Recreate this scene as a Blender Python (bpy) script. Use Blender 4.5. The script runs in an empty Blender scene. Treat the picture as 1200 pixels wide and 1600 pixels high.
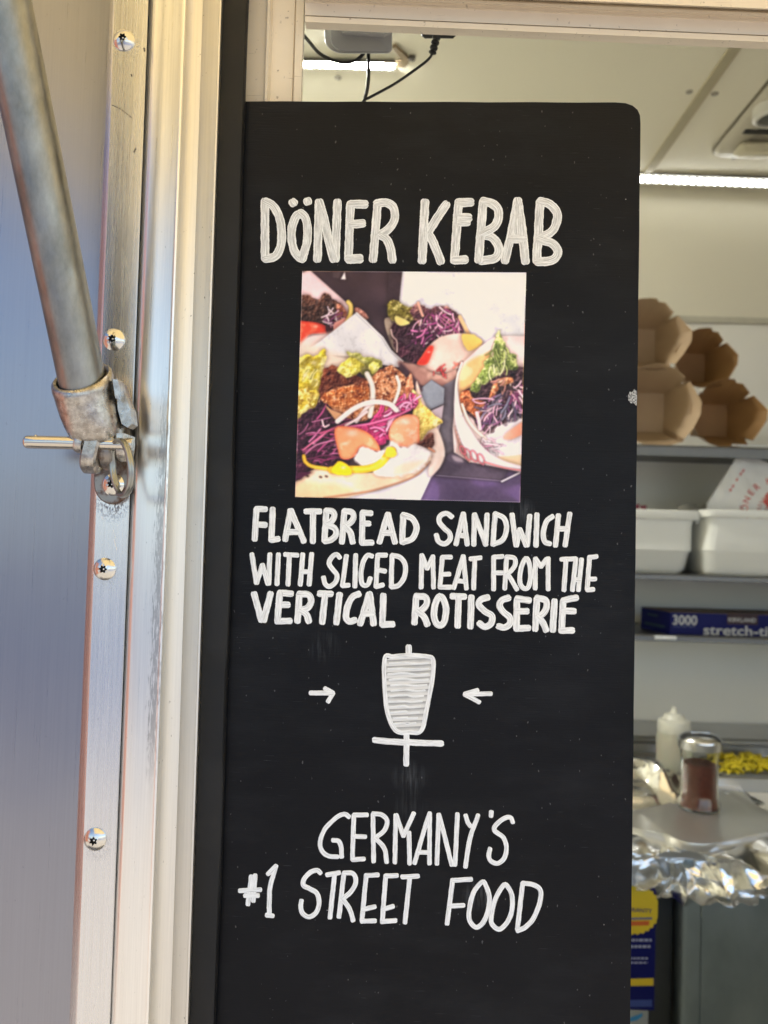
import bpy, math, random
import numpy as np
from mathutils import Vector, Matrix, noise as mnoise

random.seed(7)
RNG = np.random.default_rng(11)
SC = bpy.context.scene
COL = SC.collection
PI = math.pi

# ------------------------------------------------------------------ camera
FPX = 1200.0
CAM = Vector((0.0, 0.0, 1.5))
_ey = Vector((15 / FPX, -42 / FPX, -1)).normalized()
_ez = Vector((0.030, 1.0, 0.0))
_ez = (_ez - _ey * _ez.dot(_ey)).normalized()
_ex = _ey.cross(_ez)
ROT = Matrix((_ex, _ey, _ez))            # rows = world axes seen in the camera: camera -> world

cam_data = bpy.data.cameras.new('camera')
cam_data.sensor_fit = 'HORIZONTAL'
cam_data.sensor_width = 36
cam_data.lens = 36
cam_data.clip_start = 0.01
cam_data.clip_end = 500
cam_data.dof.use_dof = True
cam_data.dof.focus_distance = 0.475
cam_data.dof.aperture_fstop = 12.0
cam = bpy.data.objects.new('camera', cam_data)
COL.objects.link(cam)
cam.matrix_world = Matrix.Translation(CAM) @ ROT.to_4x4()
SC.camera = cam

# ------------------------------------------------------------------ light
SUN_EL, SUN_AZ = 58.0, 38.0              # azimuth measured from -Y (behind the viewer) towards +X
world = bpy.data.worlds.new('World')
SC.world = world
world.use_nodes = True
wn = world.node_tree
bg = wn.nodes['Background']
sky = wn.nodes.new('ShaderNodeTexSky')
sky.sky_type = 'NISHITA'
sky.sun_disc = False
sky.sun_elevation = math.radians(SUN_EL)
sdir = Vector((math.sin(math.radians(SUN_AZ)) * math.cos(math.radians(SUN_EL)),
               -math.cos(math.radians(SUN_AZ)) * math.cos(math.radians(SUN_EL)),
               math.sin(math.radians(SUN_EL))))       # towards the sun
sky.sun_rotation = math.atan2(sdir.x, sdir.y)
wn.links.new(sky.outputs[0], bg.inputs[0])
bg.inputs[1].default_value = 0.10
sun_data = bpy.data.lights.new('sun', 'SUN')
sun_data.energy = 5.0
sun_data.angle = math.radians(0.53)
sun_data.color = (1.0, 0.95, 0.88)
sun = bpy.data.objects.new('sun', sun_data)
COL.objects.link(sun)
sun.rotation_mode = 'QUATERNION'
sun.rotation_quaternion = sdir.to_track_quat('Z', 'Y')
sun.location = (1, -3, 6)

SC.view_settings.view_transform = 'Standard'
SC.view_settings.look = 'None'
SC.view_settings.gamma = 1.0
SC.view_settings.use_curve_mapping = False
SC.view_settings.exposure = 1.27
SC.render.engine = 'CYCLES'
SC.cycles.max_bounces = 10
SC.cycles.diffuse_bounces = 5
SC.cycles.glossy_bounces = 5
SC.cycles.use_denoising = True
SC.cycles.sample_clamp_indirect = 6


# ------------------------------------------------------------------ pixel of the 1200x1600 photograph -> place in the world
def ray(px, py):
    return ROT @ Vector(((px - 600) / FPX, (800 - py) / FPX, -1))


def at(px, py, Y):
    d = ray(px, py)
    return CAM + d * (Y / d.y)


def atz(px, py, Z):
    d = ray(px, py)
    return CAM + d * ((Z - CAM.z) / d.z)


# ------------------------------------------------------------------ mesh building
class MB:
    def __init__(self):
        self.v, self.f, self.m, self.uv = [], [], [], {}

    def add(self, vs, fs, mi=0, uvs=None):
        b = len(self.v)
        self.v += [tuple(p) for p in vs]
        for k, f in enumerate(fs):
            if uvs is not None:
                self.uv[len(self.f)] = [uvs[i] for i in f]
            self.f.append([b + i for i in f])
            self.m.append(mi)
        return self

    def box(self, lo, hi, mi=0, bev=0.0):
        x0, y0, z0 = lo
        x1, y1, z1 = hi
        if bev <= 0:
            vs = [(x, y, z) for z in (z0, z1) for y in (y0, y1) for x in (x0, x1)]
            fs = [(0, 2, 3, 1), (4, 5, 7, 6), (0, 1, 5, 4), (2, 6, 7, 3), (0, 4, 6, 2), (1, 3, 7, 5)]
            return self.add(vs, fs, mi)
        b = bev
        secs = [(b, z0), (0, z0 + b), (0, z1 - b), (b, z1)]
        rings = []
        for inset, z in secs:
            rings.append(rrect((x0 + x1) / 2, (y0 + y1) / 2, (x1 - x0) / 2 - inset, (y1 - y0) / 2 - inset, b, z, 3))
        return self.loft(rings, True, True, mi)

    def loft(self, rings, cap0=True, cap1=True, mi=0, closed=True):
        n = len(rings[0])
        vs = [p for r in rings for p in r]
        fs = []
        m = n if closed else n - 1
        for k in range(len(rings) - 1):
            for i in range(m):
                j = (i + 1) % n
                fs.append((k * n + i, k * n + j, (k + 1) * n + j, (k + 1) * n + i))
        if cap0:
            fs.append(tuple(range(n - 1, -1, -1)))
        if cap1:
            fs.append(tuple((len(rings) - 1) * n + i for i in range(n)))
        return self.add(vs, fs, mi)

    def tube(self, pts, r, n=16, mi=0, cap=True):
        pts = [Vector(p) for p in pts]
        rr = r if isinstance(r, (list, tuple)) else [r] * len(pts)
        rings = []
        up = None
        for i, p in enumerate(pts):
            t = (pts[min(i + 1, len(pts) - 1)] - pts[max(i - 1, 0)]).normalized()
            if up is None:
                a = Vector((0, 0, 1)) if abs(t.z) < .9 else Vector((1, 0, 0))
                up = (a - t * a.dot(t)).normalized()
            else:
                up = (up - t * up.dot(t)).normalized()
            s = t.cross(up)
            rings.append([p + (up * math.cos(2 * PI * k / n) + s * math.sin(2 * PI * k / n)) * rr[i] for k in range(n)])
        return self.loft(rings, cap, cap, mi)

    def lathe(self, prof, c, n=32, mi=0, axis=None, cap0=True, cap1=True, sx=1.0):
        """prof = [(radius, height)], axis = unit direction of the height"""
        c = Vector(c)
        ax = Vector(axis or (0, 0, 1)).normalized()
        a = Vector((1, 0, 0)) if abs(ax.x) < .9 else Vector((0, 0, 1))
        u = (a - ax * a.dot(ax)).normalized()
        w = ax.cross(u)
        rings = [[c + ax * h + (u * sx * math.cos(2 * PI * k / n) + w * math.sin(2 * PI * k / n)) * r for k in range(n)]
                 for r, h in prof]
        return self.loft(rings, cap0, cap1, mi)

    def prism(self, poly, d, mi=0):
        """poly = 3D outline, d = thickness vector"""
        poly = [Vector(p) for p in poly]
        d = Vector(d)
        return self.loft([poly, [p + d for p in poly]], True, True, mi)

    def mesh(self, name, mats, smooth=35, shift=None):
        me = bpy.data.meshes.new(name)
        vs = self.v if shift is None else [(x - shift[0], y - shift[1], z - shift[2]) for x, y, z in self.v]
        me.from_pydata(vs, [], self.f)
        for m in mats:
            me.materials.append(m)
        me.polygons.foreach_set('material_index', self.m)
        if self.uv:
            lay = me.uv_layers.new(name='UVMap')
            for p in me.polygons:
                u = self.uv.get(p.index)
                if u:
                    for li, q in zip(p.loop_indices, u):
                        lay.data[li].uv = q
        import bmesh
        bm = bmesh.new()
        bm.from_mesh(me)
        bmesh.ops.recalc_face_normals(bm, faces=bm.faces)
        bm.to_mesh(me)
        bm.free()
        if smooth:
            me.polygons.foreach_set('use_smooth', [True] * len(me.polygons))
            me.set_sharp_from_angle(angle=math.radians(smooth))
        me.update()
        return me


def rrect(cx, cy, hx, hy, r, z, seg=4):
    r = max(min(r, hx - 1e-5, hy - 1e-5), 1e-5)
    out = []
    for sx, sy, a0 in ((1, 1, 0), (-1, 1, 90), (-1, -1, 180), (1, -1, 270)):
        for k in range(seg + 1):
            a = math.radians(a0 + 90 * k / seg)
            out.append((cx + sx * (hx - r) + r * math.cos(a), cy + sy * (hy - r) + r * math.sin(a), z))
    return out


WL = {}                                   # world place of each object


def build(name, mb, mats, parent=None, smooth=35, origin=None, **props):
    if not isinstance(mats, (list, tuple)):
        mats = [mats]
    a = np.array(mb.v)
    c = Vector(((a[:, 0].min() + a[:, 0].max()) / 2, (a[:, 1].min() + a[:, 1].max()) / 2, a[:, 2].min()))
    if origin is not None:
        c = Vector(origin)
    o = bpy.data.objects.new(name, mb.mesh(name, mats, smooth, c))
    COL.objects.link(o)
    if parent is not None:
        o.parent = parent
        o.location = c - WL[parent]
    else:
        o.location = c
    WL[o] = c
    for k, v in props.items():
        o[k] = v
    return o


def empty(name, loc, **props):
    o = bpy.data.objects.new(name, None)
    o.empty_display_size = 0.02
    o.location = loc
    COL.objects.link(o)
    WL[o] = Vector(loc)
    for k, v in props.items():
        o[k] = v
    return o


def copy_at(o, parent, world):
    c = o.copy()
    COL.objects.link(c)
    c.parent = parent
    c.location = Vector(world) - (WL[parent] if parent else Vector())
    WL[c] = Vector(world)
    return c


def smooth_line(pts, k=6):
    pts = [Vector(p) for p in pts]
    if len(pts) < 3:
        return pts
    closed = (pts[0] - pts[-1]).length < 1e-6
    out = []
    n = len(pts)
    for i in range(n - 1):
        p1, p2 = pts[i], pts[i + 1]
        p0 = pts[i - 1] if i > 0 else (pts[-2] if closed else p1 * 2 - p2)
        p3 = pts[i + 2] if i + 2 < n else (pts[1] if closed else p2 * 2 - p1)
        for j in range(k):
            t = j / k
            out.append(0.5 * ((2 * p1) + (p2 - p0) * t + (2 * p0 - 5 * p1 + 4 * p2 - p3) * t * t + (3 * p1 - p0 - 3 * p2 + p3) * t ** 3))
    out.append(pts[-1])
    return out


# ------------------------------------------------------------------ materials
class NT:
    def __init__(self, name):
        self.mat = bpy.data.materials.new(name)
        self.mat.use_nodes = True
        self.t = self.mat.node_tree
        self.b = self.t.nodes['Principled BSDF']

    def n(self, typ, **kw):
        nd = self.t.nodes.new(typ)
        for k, v in kw.items():
            if k in nd.inputs:
                nd.inputs[k].default_value = v
            else:
                setattr(nd, k, v)
        return nd

    def l(self, a, b):
        self.t.links.new(a, b)

    def pos(self, scale=(1, 1, 1), uv=None):
        if uv:
            src = self.n('ShaderNodeUVMap').outputs[0]
        else:
            src = self.n('ShaderNodeNewGeometry').outputs['Position']
        mp = self.n('ShaderNodeMapping')
        mp.inputs['Scale'].default_value = scale
        self.l(src, mp.inputs['Vector'])
        return mp.outputs[0]

    def noise(self, scale=(1, 1, 1), s=1.0, detail=3, rough=.55, uv=None):
        nd = self.n('ShaderNodeTexNoise')
        nd.inputs['Scale'].default_value = s
        nd.inputs['Detail'].default_value = detail
        nd.inputs['Roughness'].default_value = rough
        self.l(self.pos(scale, uv), nd.inputs['Vector'])
        return nd.outputs['Fac']

    def ramp(self, src, stops):
        r = self.n('ShaderNodeValToRGB')
        el = r.color_ramp.elements
        while len(el) < len(stops):
            el.new(.5)
        for e, (p, c) in zip(el, stops):
            e.position = p
            e.color = (c, c, c, 1) if isinstance(c, (int, float)) else (*c[:3], 1)
        self.l(src, r.inputs[0])
        return r.outputs[0]

    def mix(self, fac, a, b):
        m = self.n('ShaderNodeMix', data_type='RGBA')
        for sock, val in ((m.inputs[0], fac), (m.inputs[6], a), (m.inputs[7], b)):
            if isinstance(val, (int, float)):
                sock.default_value = val
            elif isinstance(val, tuple):
                sock.default_value = (*val[:3], 1)
            else:
                self.l(val, sock)
        return m.outputs[2]

    def math(self, op, a, b=None, c=None, clamp=False):
        m = self.n('ShaderNodeMath', operation=op, use_clamp=clamp)
        for i, v in enumerate((a, b, c)):
            if v is None:
                continue
            if isinstance(v, (int, float)):
                m.inputs[i].default_value = v
            else:
                self.l(v, m.inputs[i])
        return m.outputs[0]

    def bump(self, h, strength=.2, dist=.001):
        bp = self.n('ShaderNodeBump')
        bp.inputs['Strength'].default_value = strength
        bp.inputs['Distance'].default_value = dist
        self.l(h, bp.inputs['Height'])
        self.l(bp.outputs[0], self.b.inputs['Normal'])

    def set(self, **kw):
        names = dict(base='Base Color', rough='Roughness', metal='Metallic', aniso='Anisotropic', trans='Transmission Weight',
                     spec='Specular IOR Level', ior='IOR', coat='Coat Weight', coat_rough='Coat Roughness', alpha='Alpha',
                     sss='Subsurface Weight', sheen='Sheen Weight')
        for k, v in kw.items():
            s = self.b.inputs[names[k]]
            if isinstance(v, tuple):
                s.default_value = (*v[:3], 1)
            elif isinstance(v, (int, float)):
                s.default_value = v
            else:
                self.l(v, s)
        return self

    def near(self, p, r0, r1):
        """1 near a world point, 0 beyond r1"""
        g = self.n('ShaderNodeNewGeometry').outputs['Position']
        d = self.n('ShaderNodeVectorMath', operation='DISTANCE')
        self.l(g, d.inputs[0])
        d.inputs[1].default_value = p
        mr = self.n('ShaderNodeMapRange')
        self.l(d.outputs['Value'], mr.inputs[0])
        mr.inputs[1].default_value = r0
        mr.inputs[2].default_value = r1
        mr.inputs[3].default_value = 1
        mr.inputs[4].default_value = 0
        return mr.outputs[0]


def srgb(r, g, b):
    f = lambda c: ((c / 255 + .055) / 1.055) ** 2.4 if c > 10.3 else c / 255 / 12.92
    return (f(r), f(g), f(b))


def plain(name, base, rough=.5, metal=0.0, var=.12, scale=60, bump=0.0, bscale=400, **kw):
    t = NT(name)
    nz = t.noise((1, 1, 1), scale, 4)
    lo = tuple(c * (1 - var) for c in base)
    hi = tuple(min(1, c * (1 + var)) for c in base)
    t.set(base=t.mix(nz, lo, hi), metal=metal, **kw)
    t.set(rough=t.ramp(t.noise((1, 1, 1), scale * 1.7, 4), [(.25, max(.02, rough * .8)), (.75, min(1, rough * 1.2))]))
    if bump:
        t.bump(t.noise((1, 1, 1), bscale, 3), bump, .0006)
    return t.mat


def aluminium(name, base, rough, streak=.25, aniso=0.0, spots=0.0, stains=(), scuff=None, fine=(900, 900, 14)):
    t = NT(name)
    st = t.noise(fine, 1.0, 4, .6)
    big = t.noise((14, 14, 5), 1.0, 4)
    c = t.mix(t.ramp(st, [(.3, 0), (.7, 1)]), tuple(b * (1 - streak * .5) for b in base), base)
    c = t.mix(t.math('MULTIPLY', t.ramp(big, [(.35, 0), (.75, 1)]), .25), c, tuple(b * .8 for b in base))
    r = t.math('MULTIPLY_ADD', st, streak * .6, rough - streak * .3)
    if spots:
        sp = t.ramp(t.noise((1, 1, .55), 620, 2), [(.70, 0), (.76, 1)])
        sp2 = t.ramp(t.noise((1, 1, 1), 60, 2), [(.45, 0), (.62, 1)])
        c = t.mix(t.math('MULTIPLY', t.math('MULTIPLY', sp, sp2), spots), c, (.09, .075, .06))
    for p, r0, r1, k in stains:
        m = t.near(p, r0, r1)
        nz = t.ramp(t.noise((1, 1, .6), 900, 3), [(.47, 0), (.58, 1)])
        m2 = t.math('MULTIPLY', t.math('MULTIPLY', m, nz), k)
        c = t.mix(m2, c, (.03, .022, .018))
        r = t.math('MULTIPLY_ADD', m2, .4, r)
    if scuff:
        (a0, b0), w, z0, z1 = scuff          # x = a0 + b0*z, half width, height range
        g = t.n('ShaderNodeSeparateXYZ')
        t.l(t.n('ShaderNodeNewGeometry').outputs['Position'], g.inputs[0])
        xx = t.math('SUBTRACT', t.math('SUBTRACT', g.outputs[0], t.math('MULTIPLY', g.outputs[2], b0)), a0)
        m = t.math('SUBTRACT', 1.0, t.math('DIVIDE', t.math('ABSOLUTE', xx), w), clamp=True)
        mz = t.n('ShaderNodeMapRange', interpolation_type='SMOOTHSTEP')
        t.l(t.math('ABSOLUTE', t.math('SUBTRACT', g.outputs[2], (z0 + z1) / 2)), mz.inputs[0])
        mz.inputs[1].default_value = (z1 - z0) / 2 * .6
        mz.inputs[2].default_value = (z1 - z0) / 2
        mz.inputs[3].default_value = 1
        mz.inputs[4].default_value = 0
        nz = t.ramp(t.math('MULTIPLY_ADD', t.noise((1100, 1100, 110), 1, 5, .7), .75, t.math('MULTIPLY', m, .25)), [(.53, 0), (.60, 1)])
        m2 = t.math('MULTIPLY', t.math('MULTIPLY', nz, mz.outputs[0]), t.ramp(m, [(.0, 0), (.5, .42)]))
        c = t.mix(m2, c, (.05, .045, .045))
    t.set(base=c, rough=r, metal=1.0, aniso=aniso)
    t.bump(st, .05, .0003)
    return t.mat


# ------------------------------------------------------------------ palette
M = {}
M['rubber'] = plain('black_rubber', (.009, .0092, .010), .45, spec=.3, var=.25, scale=40, bump=.15, bscale=260)
M['plastic_black'] = plain('black_plastic', (.012, .012, .014), .38, var=.2)
M['plastic_grey'] = plain('grey_plastic', (.46, .46, .48), .42, var=.05)
M['socket_dark'] = plain('recess_dark', (.01, .01, .01), .6)
M['zinc'] = None


def facade_line(px0, px1, Y, t):
    """a facade edge that passes px0 at the photo's top and px1 at its foot"""
    a, b = at(px0, 0, Y), at(px1, 1600, Y)
    return a.lerp(b, t)


def profile(section, t0=-.5, t1=1.35, nt=2, close_back=None, wave=0):
    """section = [(px_top, px_bottom, Y)] left to right, extruded down the facade, closed at the back"""
    rings = []
    for i in range(nt):
        t = t0 + (t1 - t0) * i / (nt - 1)
        r = [facade_line(a, b, Y, t) for a, b, Y in section]
        if wave:
            e = mnoise.noise(Vector((3.1, t * 4.5, 0))) * wave + mnoise.noise(Vector((9.1, t * 13, 0))) * wave * .35
            for k in range(len(r) - 2, len(r)):
                r[k] = r[k] + Vector((e, 0, 0))
        if close_back is not None:
            r = r + [Vector((r[-1].x, close_back, r[-1].z)), Vector((r[0].x, close_back, r[0].z))]
        rings.append(r)
    mb = MB()
    mb.loft(rings, True, True)
    return mb


# ------------------------------------------------------------------ ground
mb = MB()
mb.add([(-40, -40, 0), (40, -40, 0), (40, 40, 0), (-40, 40, 0)], [(0, 1, 2, 3)])
t = NT('paving')
c = t.mix(t.noise((1, 1, 1), 1.3, 6), (.21, .19, .165), (.30, .275, .24))
t.set(base=t.mix(t.math('MULTIPLY', t.noise((1, 1, 1), 160, 3), .5), c, (.2, .18, .16)), rough=.85)
build('ground', mb, t.mat, smooth=0, kind='structure')
mb = MB()
mb.add([(-40, -40, .004), (40, -40, .004), (40, -4.2, .004), (-40, -4.2, .004)], [(0, 1, 2, 3)])  # added out of view, tinted blue for the side panel to reflect
t = NT('blue_tinted_asphalt')
t.set(base=t.mix(t.noise((1, 1, 1), 90, 4), (.030, .042, .088), (.052, .068, .13)), rough=.55)
build('added_reflection_road', mb, t.mat, smooth=0, kind='structure')

# ------------------------------------------------------------------ brick wall added out of view at the left, to redden the metal's reflections
mb = MB()
mb.box((-3.0, -1.1, 0), (-2.8, .3, 2.9))
t = NT('brick')
bk = t.n('ShaderNodeTexBrick', Scale=4.0)
bk.inputs['Color1'].default_value = (.42, .125, .06, 1)
bk.inputs['Color2'].default_value = (.34, .10, .05, 1)
bk.inputs['Mortar'].default_value = (.35, .30, .26, 1)
t.l(t.pos((1, 1, 1)), bk.inputs['Vector'])
t.set(base=bk.outputs['Color'], rough=.85)
build('added_reflection_wall', mb, t.mat, smooth=0, label='red brick wall added out of view to redden the metal reflections', category='wall')

# ------------------------------------------------------------------ food truck, outside
TX0, TX1 = -2.1, 2.3
truck = empty('food_truck', (0, 1.2, .45), label='silver food truck with a cream framed serving hatch and riveted aluminium edge',
              category='food truck')
p_bar = [at(194, 63, .466), at(178, 531, .466), at(164, 889, .466), at(149, 1311, .466), at(176, 785, .466)]
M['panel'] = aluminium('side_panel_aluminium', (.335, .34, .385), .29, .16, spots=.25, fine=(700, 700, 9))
_m = M['panel'].node_tree
_b = _m.nodes['Principled BSDF']
_n = _m.nodes.new('ShaderNodeTexNoise')
_n.inputs['Scale'].default_value = 5.5
_n.inputs['Detail'].default_value = 2
_g = _m.nodes.new('ShaderNodeNewGeometry')
_m.links.new(_g.outputs['Position'], _n.inputs['Vector'])
_bp = _m.nodes.new('ShaderNodeBump')
_bp.inputs['Strength'].default_value = .5
_bp.inputs['Distance'].default_value = .004
_m.links.new(_n.outputs['Fac'], _bp.inputs['Height'])
_m.links.new(_b.inputs['Normal'].links[0].from_socket, _bp.inputs['Normal'])
_m.links.new(_bp.outputs[0], _b.inputs['Normal'])
M['bar'] = aluminium('flat_bar_aluminium', (.80, .80, .80), .27, .22, spots=.35,
                     stains=[(tuple(p_bar[4]), .004, .013, .75)] + [(tuple(p + Vector((.002, 0, -.004))), .004, .010, .2) for p in p_bar[:4]])
q0, q1 = facade_line(282, 222, .4595, .36), facade_line(282, 222, .4595, .8)
b0 = (q1.x - q0.x) / (q1.z - q0.z)
M['jamb'] = aluminium('jamb_aluminium', (.93, .92, .88), .30, .25, spots=.3,
                      scuff=((q0.x - b0 * q0.z, b0), .0075, q1.z, q0.z))
M['jamb_edge'] = aluminium('jamb_worn_face', (.78, .75, .69), .42, .2, spots=.9)

yp = .470
lt, lb = facade_line(172.3, 108.3, yp, -.5), facade_line(172.3, 108.3, yp, 1.35)
mb = MB()
mb.prism([(TX0, yp, lb.z), (lb.x, yp, lb.z), (lt.x, yp, lt.z), (TX0, yp, lt.z)], (0, .006, 0))
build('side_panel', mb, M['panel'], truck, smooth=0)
bar = build('edge_bar', profile([(172, 108, .4699), (173, 109, .4692), (177.5, 118, .4664), (179.5, 120, .4658), (230.5, 170.5, .4658),
                                 (232, 172, .4664), (232.2, 172.2, .472)], close_back=.476), M['bar'], truck, smooth=25)
rd = []
for k in range(6):
    a = PI / 2 * k / 5
    rd.append((240 + 7 * (1 - math.cos(a)) - 2, 176 + 7 * (1 - math.cos(a)) - 2, .4665 - .0065 * math.sin(a)))
sec = [(232.6, 172.6, .472), (234, 173.5, .4672)] + rd + [(262, 201, .4588), (284.5, 225, .4592), (287, 228.2, .4585), (290, 231.5, .4588), (290.8, 232.4, .4605)]
build('jamb_extrusion', profile(sec, close_back=.476), M['jamb'], truck, smooth=40)
sec = [(291, 232.6, .4612), (298, 240, .4665), (308, 253, .4705), (317, 266, .472), (319, 268.5, .4710), (341.5, 288.5, .4705), (343.5, 290.2, .4695), (346, 293.3, .4697), (346.4, 293.8, .476)]
build('jamb_face', profile(sec, close_back=.4805), M['jamb_edge'], truck, smooth=50)
build('rubber_seal', profile([(346.6, 294, .4818), (349, 297, .4790), (384, 333.5, .4792), (388, 337.5, .481), (388.6, 338.3, .4835)], nt=90,
                             close_back=.4845, wave=.0011), M['rubber'], truck, smooth=50)


# button head screws with a six lobed recess
def screw_mesh():
    n = 48
    R, r0 = .0068, .0021
    rings = []

    def ring(rad, h, star):
        out = []
        for k in range(n):
            a = 2 * PI * k / n
            q = rad * (1 + star * math.cos(6 * a))
            out.append((q * math.cos(a), -h, q * math.sin(a)))
        return out
    h0 = .0034
    rings.append(ring(R, 0.0, 0))
    rings.append(ring(R, .0007, 0))
    for f in (.97, .9, .78, .64, .5, .38):
        rings.append(ring(R * f, .0007 + (h0 - .0007) * (1 - f ** 2.4), .22 * max(0, (.5 - f)) / .2 * .4))
    rings.append(ring(r0, h0 - .0001, .20))
    rings.append(ring(r0 * .95, h0 - .0019, .20))
    mb = MB()
    mb.loft(rings, False, False)
    mb2 = len(mb.v)
    base = (len(rings) - 1) * n
    mb.add([], [])
    mb.f.append([base + k for k in range(n)])
    mb.m.append(1)
    for k in range(len(mb.f)):
        if (len(rings) - 2) * n <= k < (len(rings) - 1) * n:
            mb.m[k] = 1
    mb.lathe([(.0006, 0), (.0006, .0009), (.0003, .0011)], (0, -(h0 - .0019), 0), 10, 0, axis=(0, -1, 0))
    return mb


t = NT('plated_steel')
t.set(base=(.68, .67, .63), metal=1.0, rough=t.ramp(t.noise((1, 1, 1), 500, 3), [(.3, .12), (.7, .26)]))
t.bump(t.noise((1, 1, 1), 350, 3), .12, .0004)
M['screw'] = t.mat
M['screw_hole'] = plain('screw_recess', (.02, .02, .02), .5, .6)
scr = screw_mesh()
for k, (px, py) in enumerate(((194, 63), (178, 531), (164, 889), (149, 1311), (131, 1760))):
    p = at(px, py, .4658)
    if k == 0:
        s0 = build('screw', scr, [M['screw'], M['screw_hole']], None, smooth=40, origin=(0, 0, 0))
        s0.parent = bar
        s0.location = p - WL[bar]
        WL[s0] = p
    else:
        s = copy_at(s0, bar, p)
        s.rotation_euler = (0, k * .55, 0)

# scratches on the bar
M['scratch_dark'] = plain('scratch_dark', (.10, .09, .08), .6)
M['scratch_pale'] = plain('scratch_pale', (.85, .85, .85), .4)
for pts, w, m in (([(175, 164), (188, 170), (200, 179), (206, 184)], .00022, 'scratch_dark'), ([(178, 842), (180, 852), (183, 860)], .00016, 'scratch_pale'),
                  ([(159, 806), (161, 812)], .00018, 'scratch_pale'), ([(176, 826), (181, 842)], .0001, 'scratch_pale'), ([(225, 75), (226, 80)], .0005, 'scratch_dark'),
                  ([(205, 116), (206, 119)], .0004, 'scratch_dark'), ([(212, 232), (209, 238)], .00045, 'scratch_dark')):
    mb = MB()
    mb.tube([at(x, y, .46572) for x, y in pts], w, 6)
    build('scratch', mb, M[m], bar)

# window frame: cream painted, jamb and header
t = NT('cream_paint')
n1 = t.noise((1, 1, 1), 45, 5)
c = t.mix(n1, (.72, .63, .50), (.82, .74, .60))
dirt = t.ramp(t.noise((1, 1, .7), 420, 2), [(.66, 0), (.73, 1)])
dm = t.ramp(t.noise((1, 1, 1), 70, 3), [(.42, 0), (.66, 1)])
c = t.mix(t.math('MULTIPLY', t.math('MULTIPLY', dirt, dm), .8), c, (.16, .12, .09))
sc_ = t.ramp(t.noise((25, 25, 900), 1, 3), [(.69, 0), (.74, .6)])
c = t.mix(t.math('MULTIPLY', sc_, dm), c, (.25, .19, .14))
t.set(base=c, rough=.42)
t.bump(n1, .12, .0008)
M['cream'] = t.mat

wf = build('window_frame', profile([(360, 310, .497), (412, 362, .497), (416.5, 366, .4962), (418.5, 368, .4925), (422, 371.5, .4922), (427, 376, .4985),
                                    (461, 410, .5), (462.5, 411.5, .5012), (463.5, 412.5, .4975), (475, 424, .4975), (476, 425, .4985)],
                                   close_back=.503), M['cream'], truck, smooth=35)


def header_line(dy, Y, x):
    return at(x, 35.0 + (x - 475) * .0437 + dy, Y)


hsec = [(-120, .472), (-53, .472), (-50, .4865), (-46, .4835), (-41, .4835), (-38.5, .4868), (-37, .4868), (-33.5, .486), (-31.5, .488), (-11.5, .489), (-10.5, .4905), (-9.6, .4865),
        (-1, .4865), (0, .4875)]
rings = []
for x in (476.8, 2600):
    r = [header_line(dy, Y, x) for dy, Y in hsec]
    r += [Vector((r[-1].x, .494, r[-1].z)), Vector((r[0].x, .494, r[0].z))]
    rings.append(r)
mb = MB()
mb.loft(rings)
hd = build('window_header', mb, M['cream'], truck, smooth=35)
M['truck_paint'] = plain('truck_white_paint', (.62, .62, .60), .45, var=.05, scale=8)
mb = MB()
topz = header_line(-120, .472, 1000).z
mb.box((-.17, .474, topz + .02), (TX1, .50, 2.4), bev=.002)
build('upper_panel', mb, M['truck_paint'], truck)
mb = MB()
mb.box((-.30, .50, .45), (TX1, .53, 1.06), bev=.002)
build('lower_panel', mb, M['truck_paint'], truck)
mb = MB()
mb.box((1.45, .50, 1.06), (TX1, .53, topz + .02), bev=.002)
build('rear_panel', mb, M['truck_paint'], truck)
mb = MB()
mb.box((-.02, .45, 1.062), (1.45, .62, 1.08), bev=.002)
build('window_sill', mb, M['truck_paint'], truck)

# raised serving hatch above the viewer, held by the strut
hz0, hz1, hy0, hy1 = 1.985, 2.20, .455, -1.10
hd_ = Vector((0, hy1 - hy0, hz1 - hz0)).normalized()
hn = Vector((0, -hd_.z, hd_.y)) * -.03
mb = MB()
mb.prism([(-.62, hy0, hz0), (1.62, hy0, hz0), (1.62, hy1, hz1), (-.62, hy1, hz1)], -hn if hn.z < 0 else hn)
t = NT('hatch_fibreglass')              # cream fibreglass: some of the sun on its top comes through
t.set(base=(.82, .72, .48), rough=.5)
tl = t.n('ShaderNodeBsdfTranslucent')
tl.inputs[0].default_value = (.92, .81, .56, 1)
mx = t.n('ShaderNodeMixShader')
mx.inputs[0].default_value = .56
t.l(t.b.outputs[0], mx.inputs[1])
t.l(tl.outputs[0], mx.inputs[2])
t.l(mx.outputs[0], t.t.nodes['Material Output'].inputs[0])
hatch_mat = t.mat
hatch = build('serving_hatch', mb, hatch_mat, truck, smooth=0)

# ------------------------------------------------------------------ inside walls
CEIL = at(1003, 283, 1.742).z
YB = 1.75
IX0, IX1 = -1.05, 1.95
t = NT('cream_wall_panel')
n1 = t.noise((1, 1, .35), 220, 3)
c = t.mix(t.noise((1, 1, 1), 3, 4), (.72, .685, .56), (.78, .745, .615))
t.set(base=c, rough=.4)
t.bump(n1, .14, .0012)
M['wallpanel'] = t.mat
M['wall_low'] = plain('pale_wall_board', (.88, .87, .80), .35, var=.05, scale=3)
zsplit = at(1150, 503, YB).z
mb = MB()
mb.box((IX0, YB, zsplit), (IX1, YB + .03, CEIL + .05))
bw = build('back_wall', mb, M['wallpanel'], smooth=0, kind='structure')
mb = MB()
mb.box((IX0, YB, .45), (IX1, YB + .03, zsplit))
build('lower_wall_board', mb, M['wall_low'], bw, smooth=0)
mb = MB()
za = at(1150, 495, YB - .004).z
zb = at(1150, 506, YB - .004).z
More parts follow.
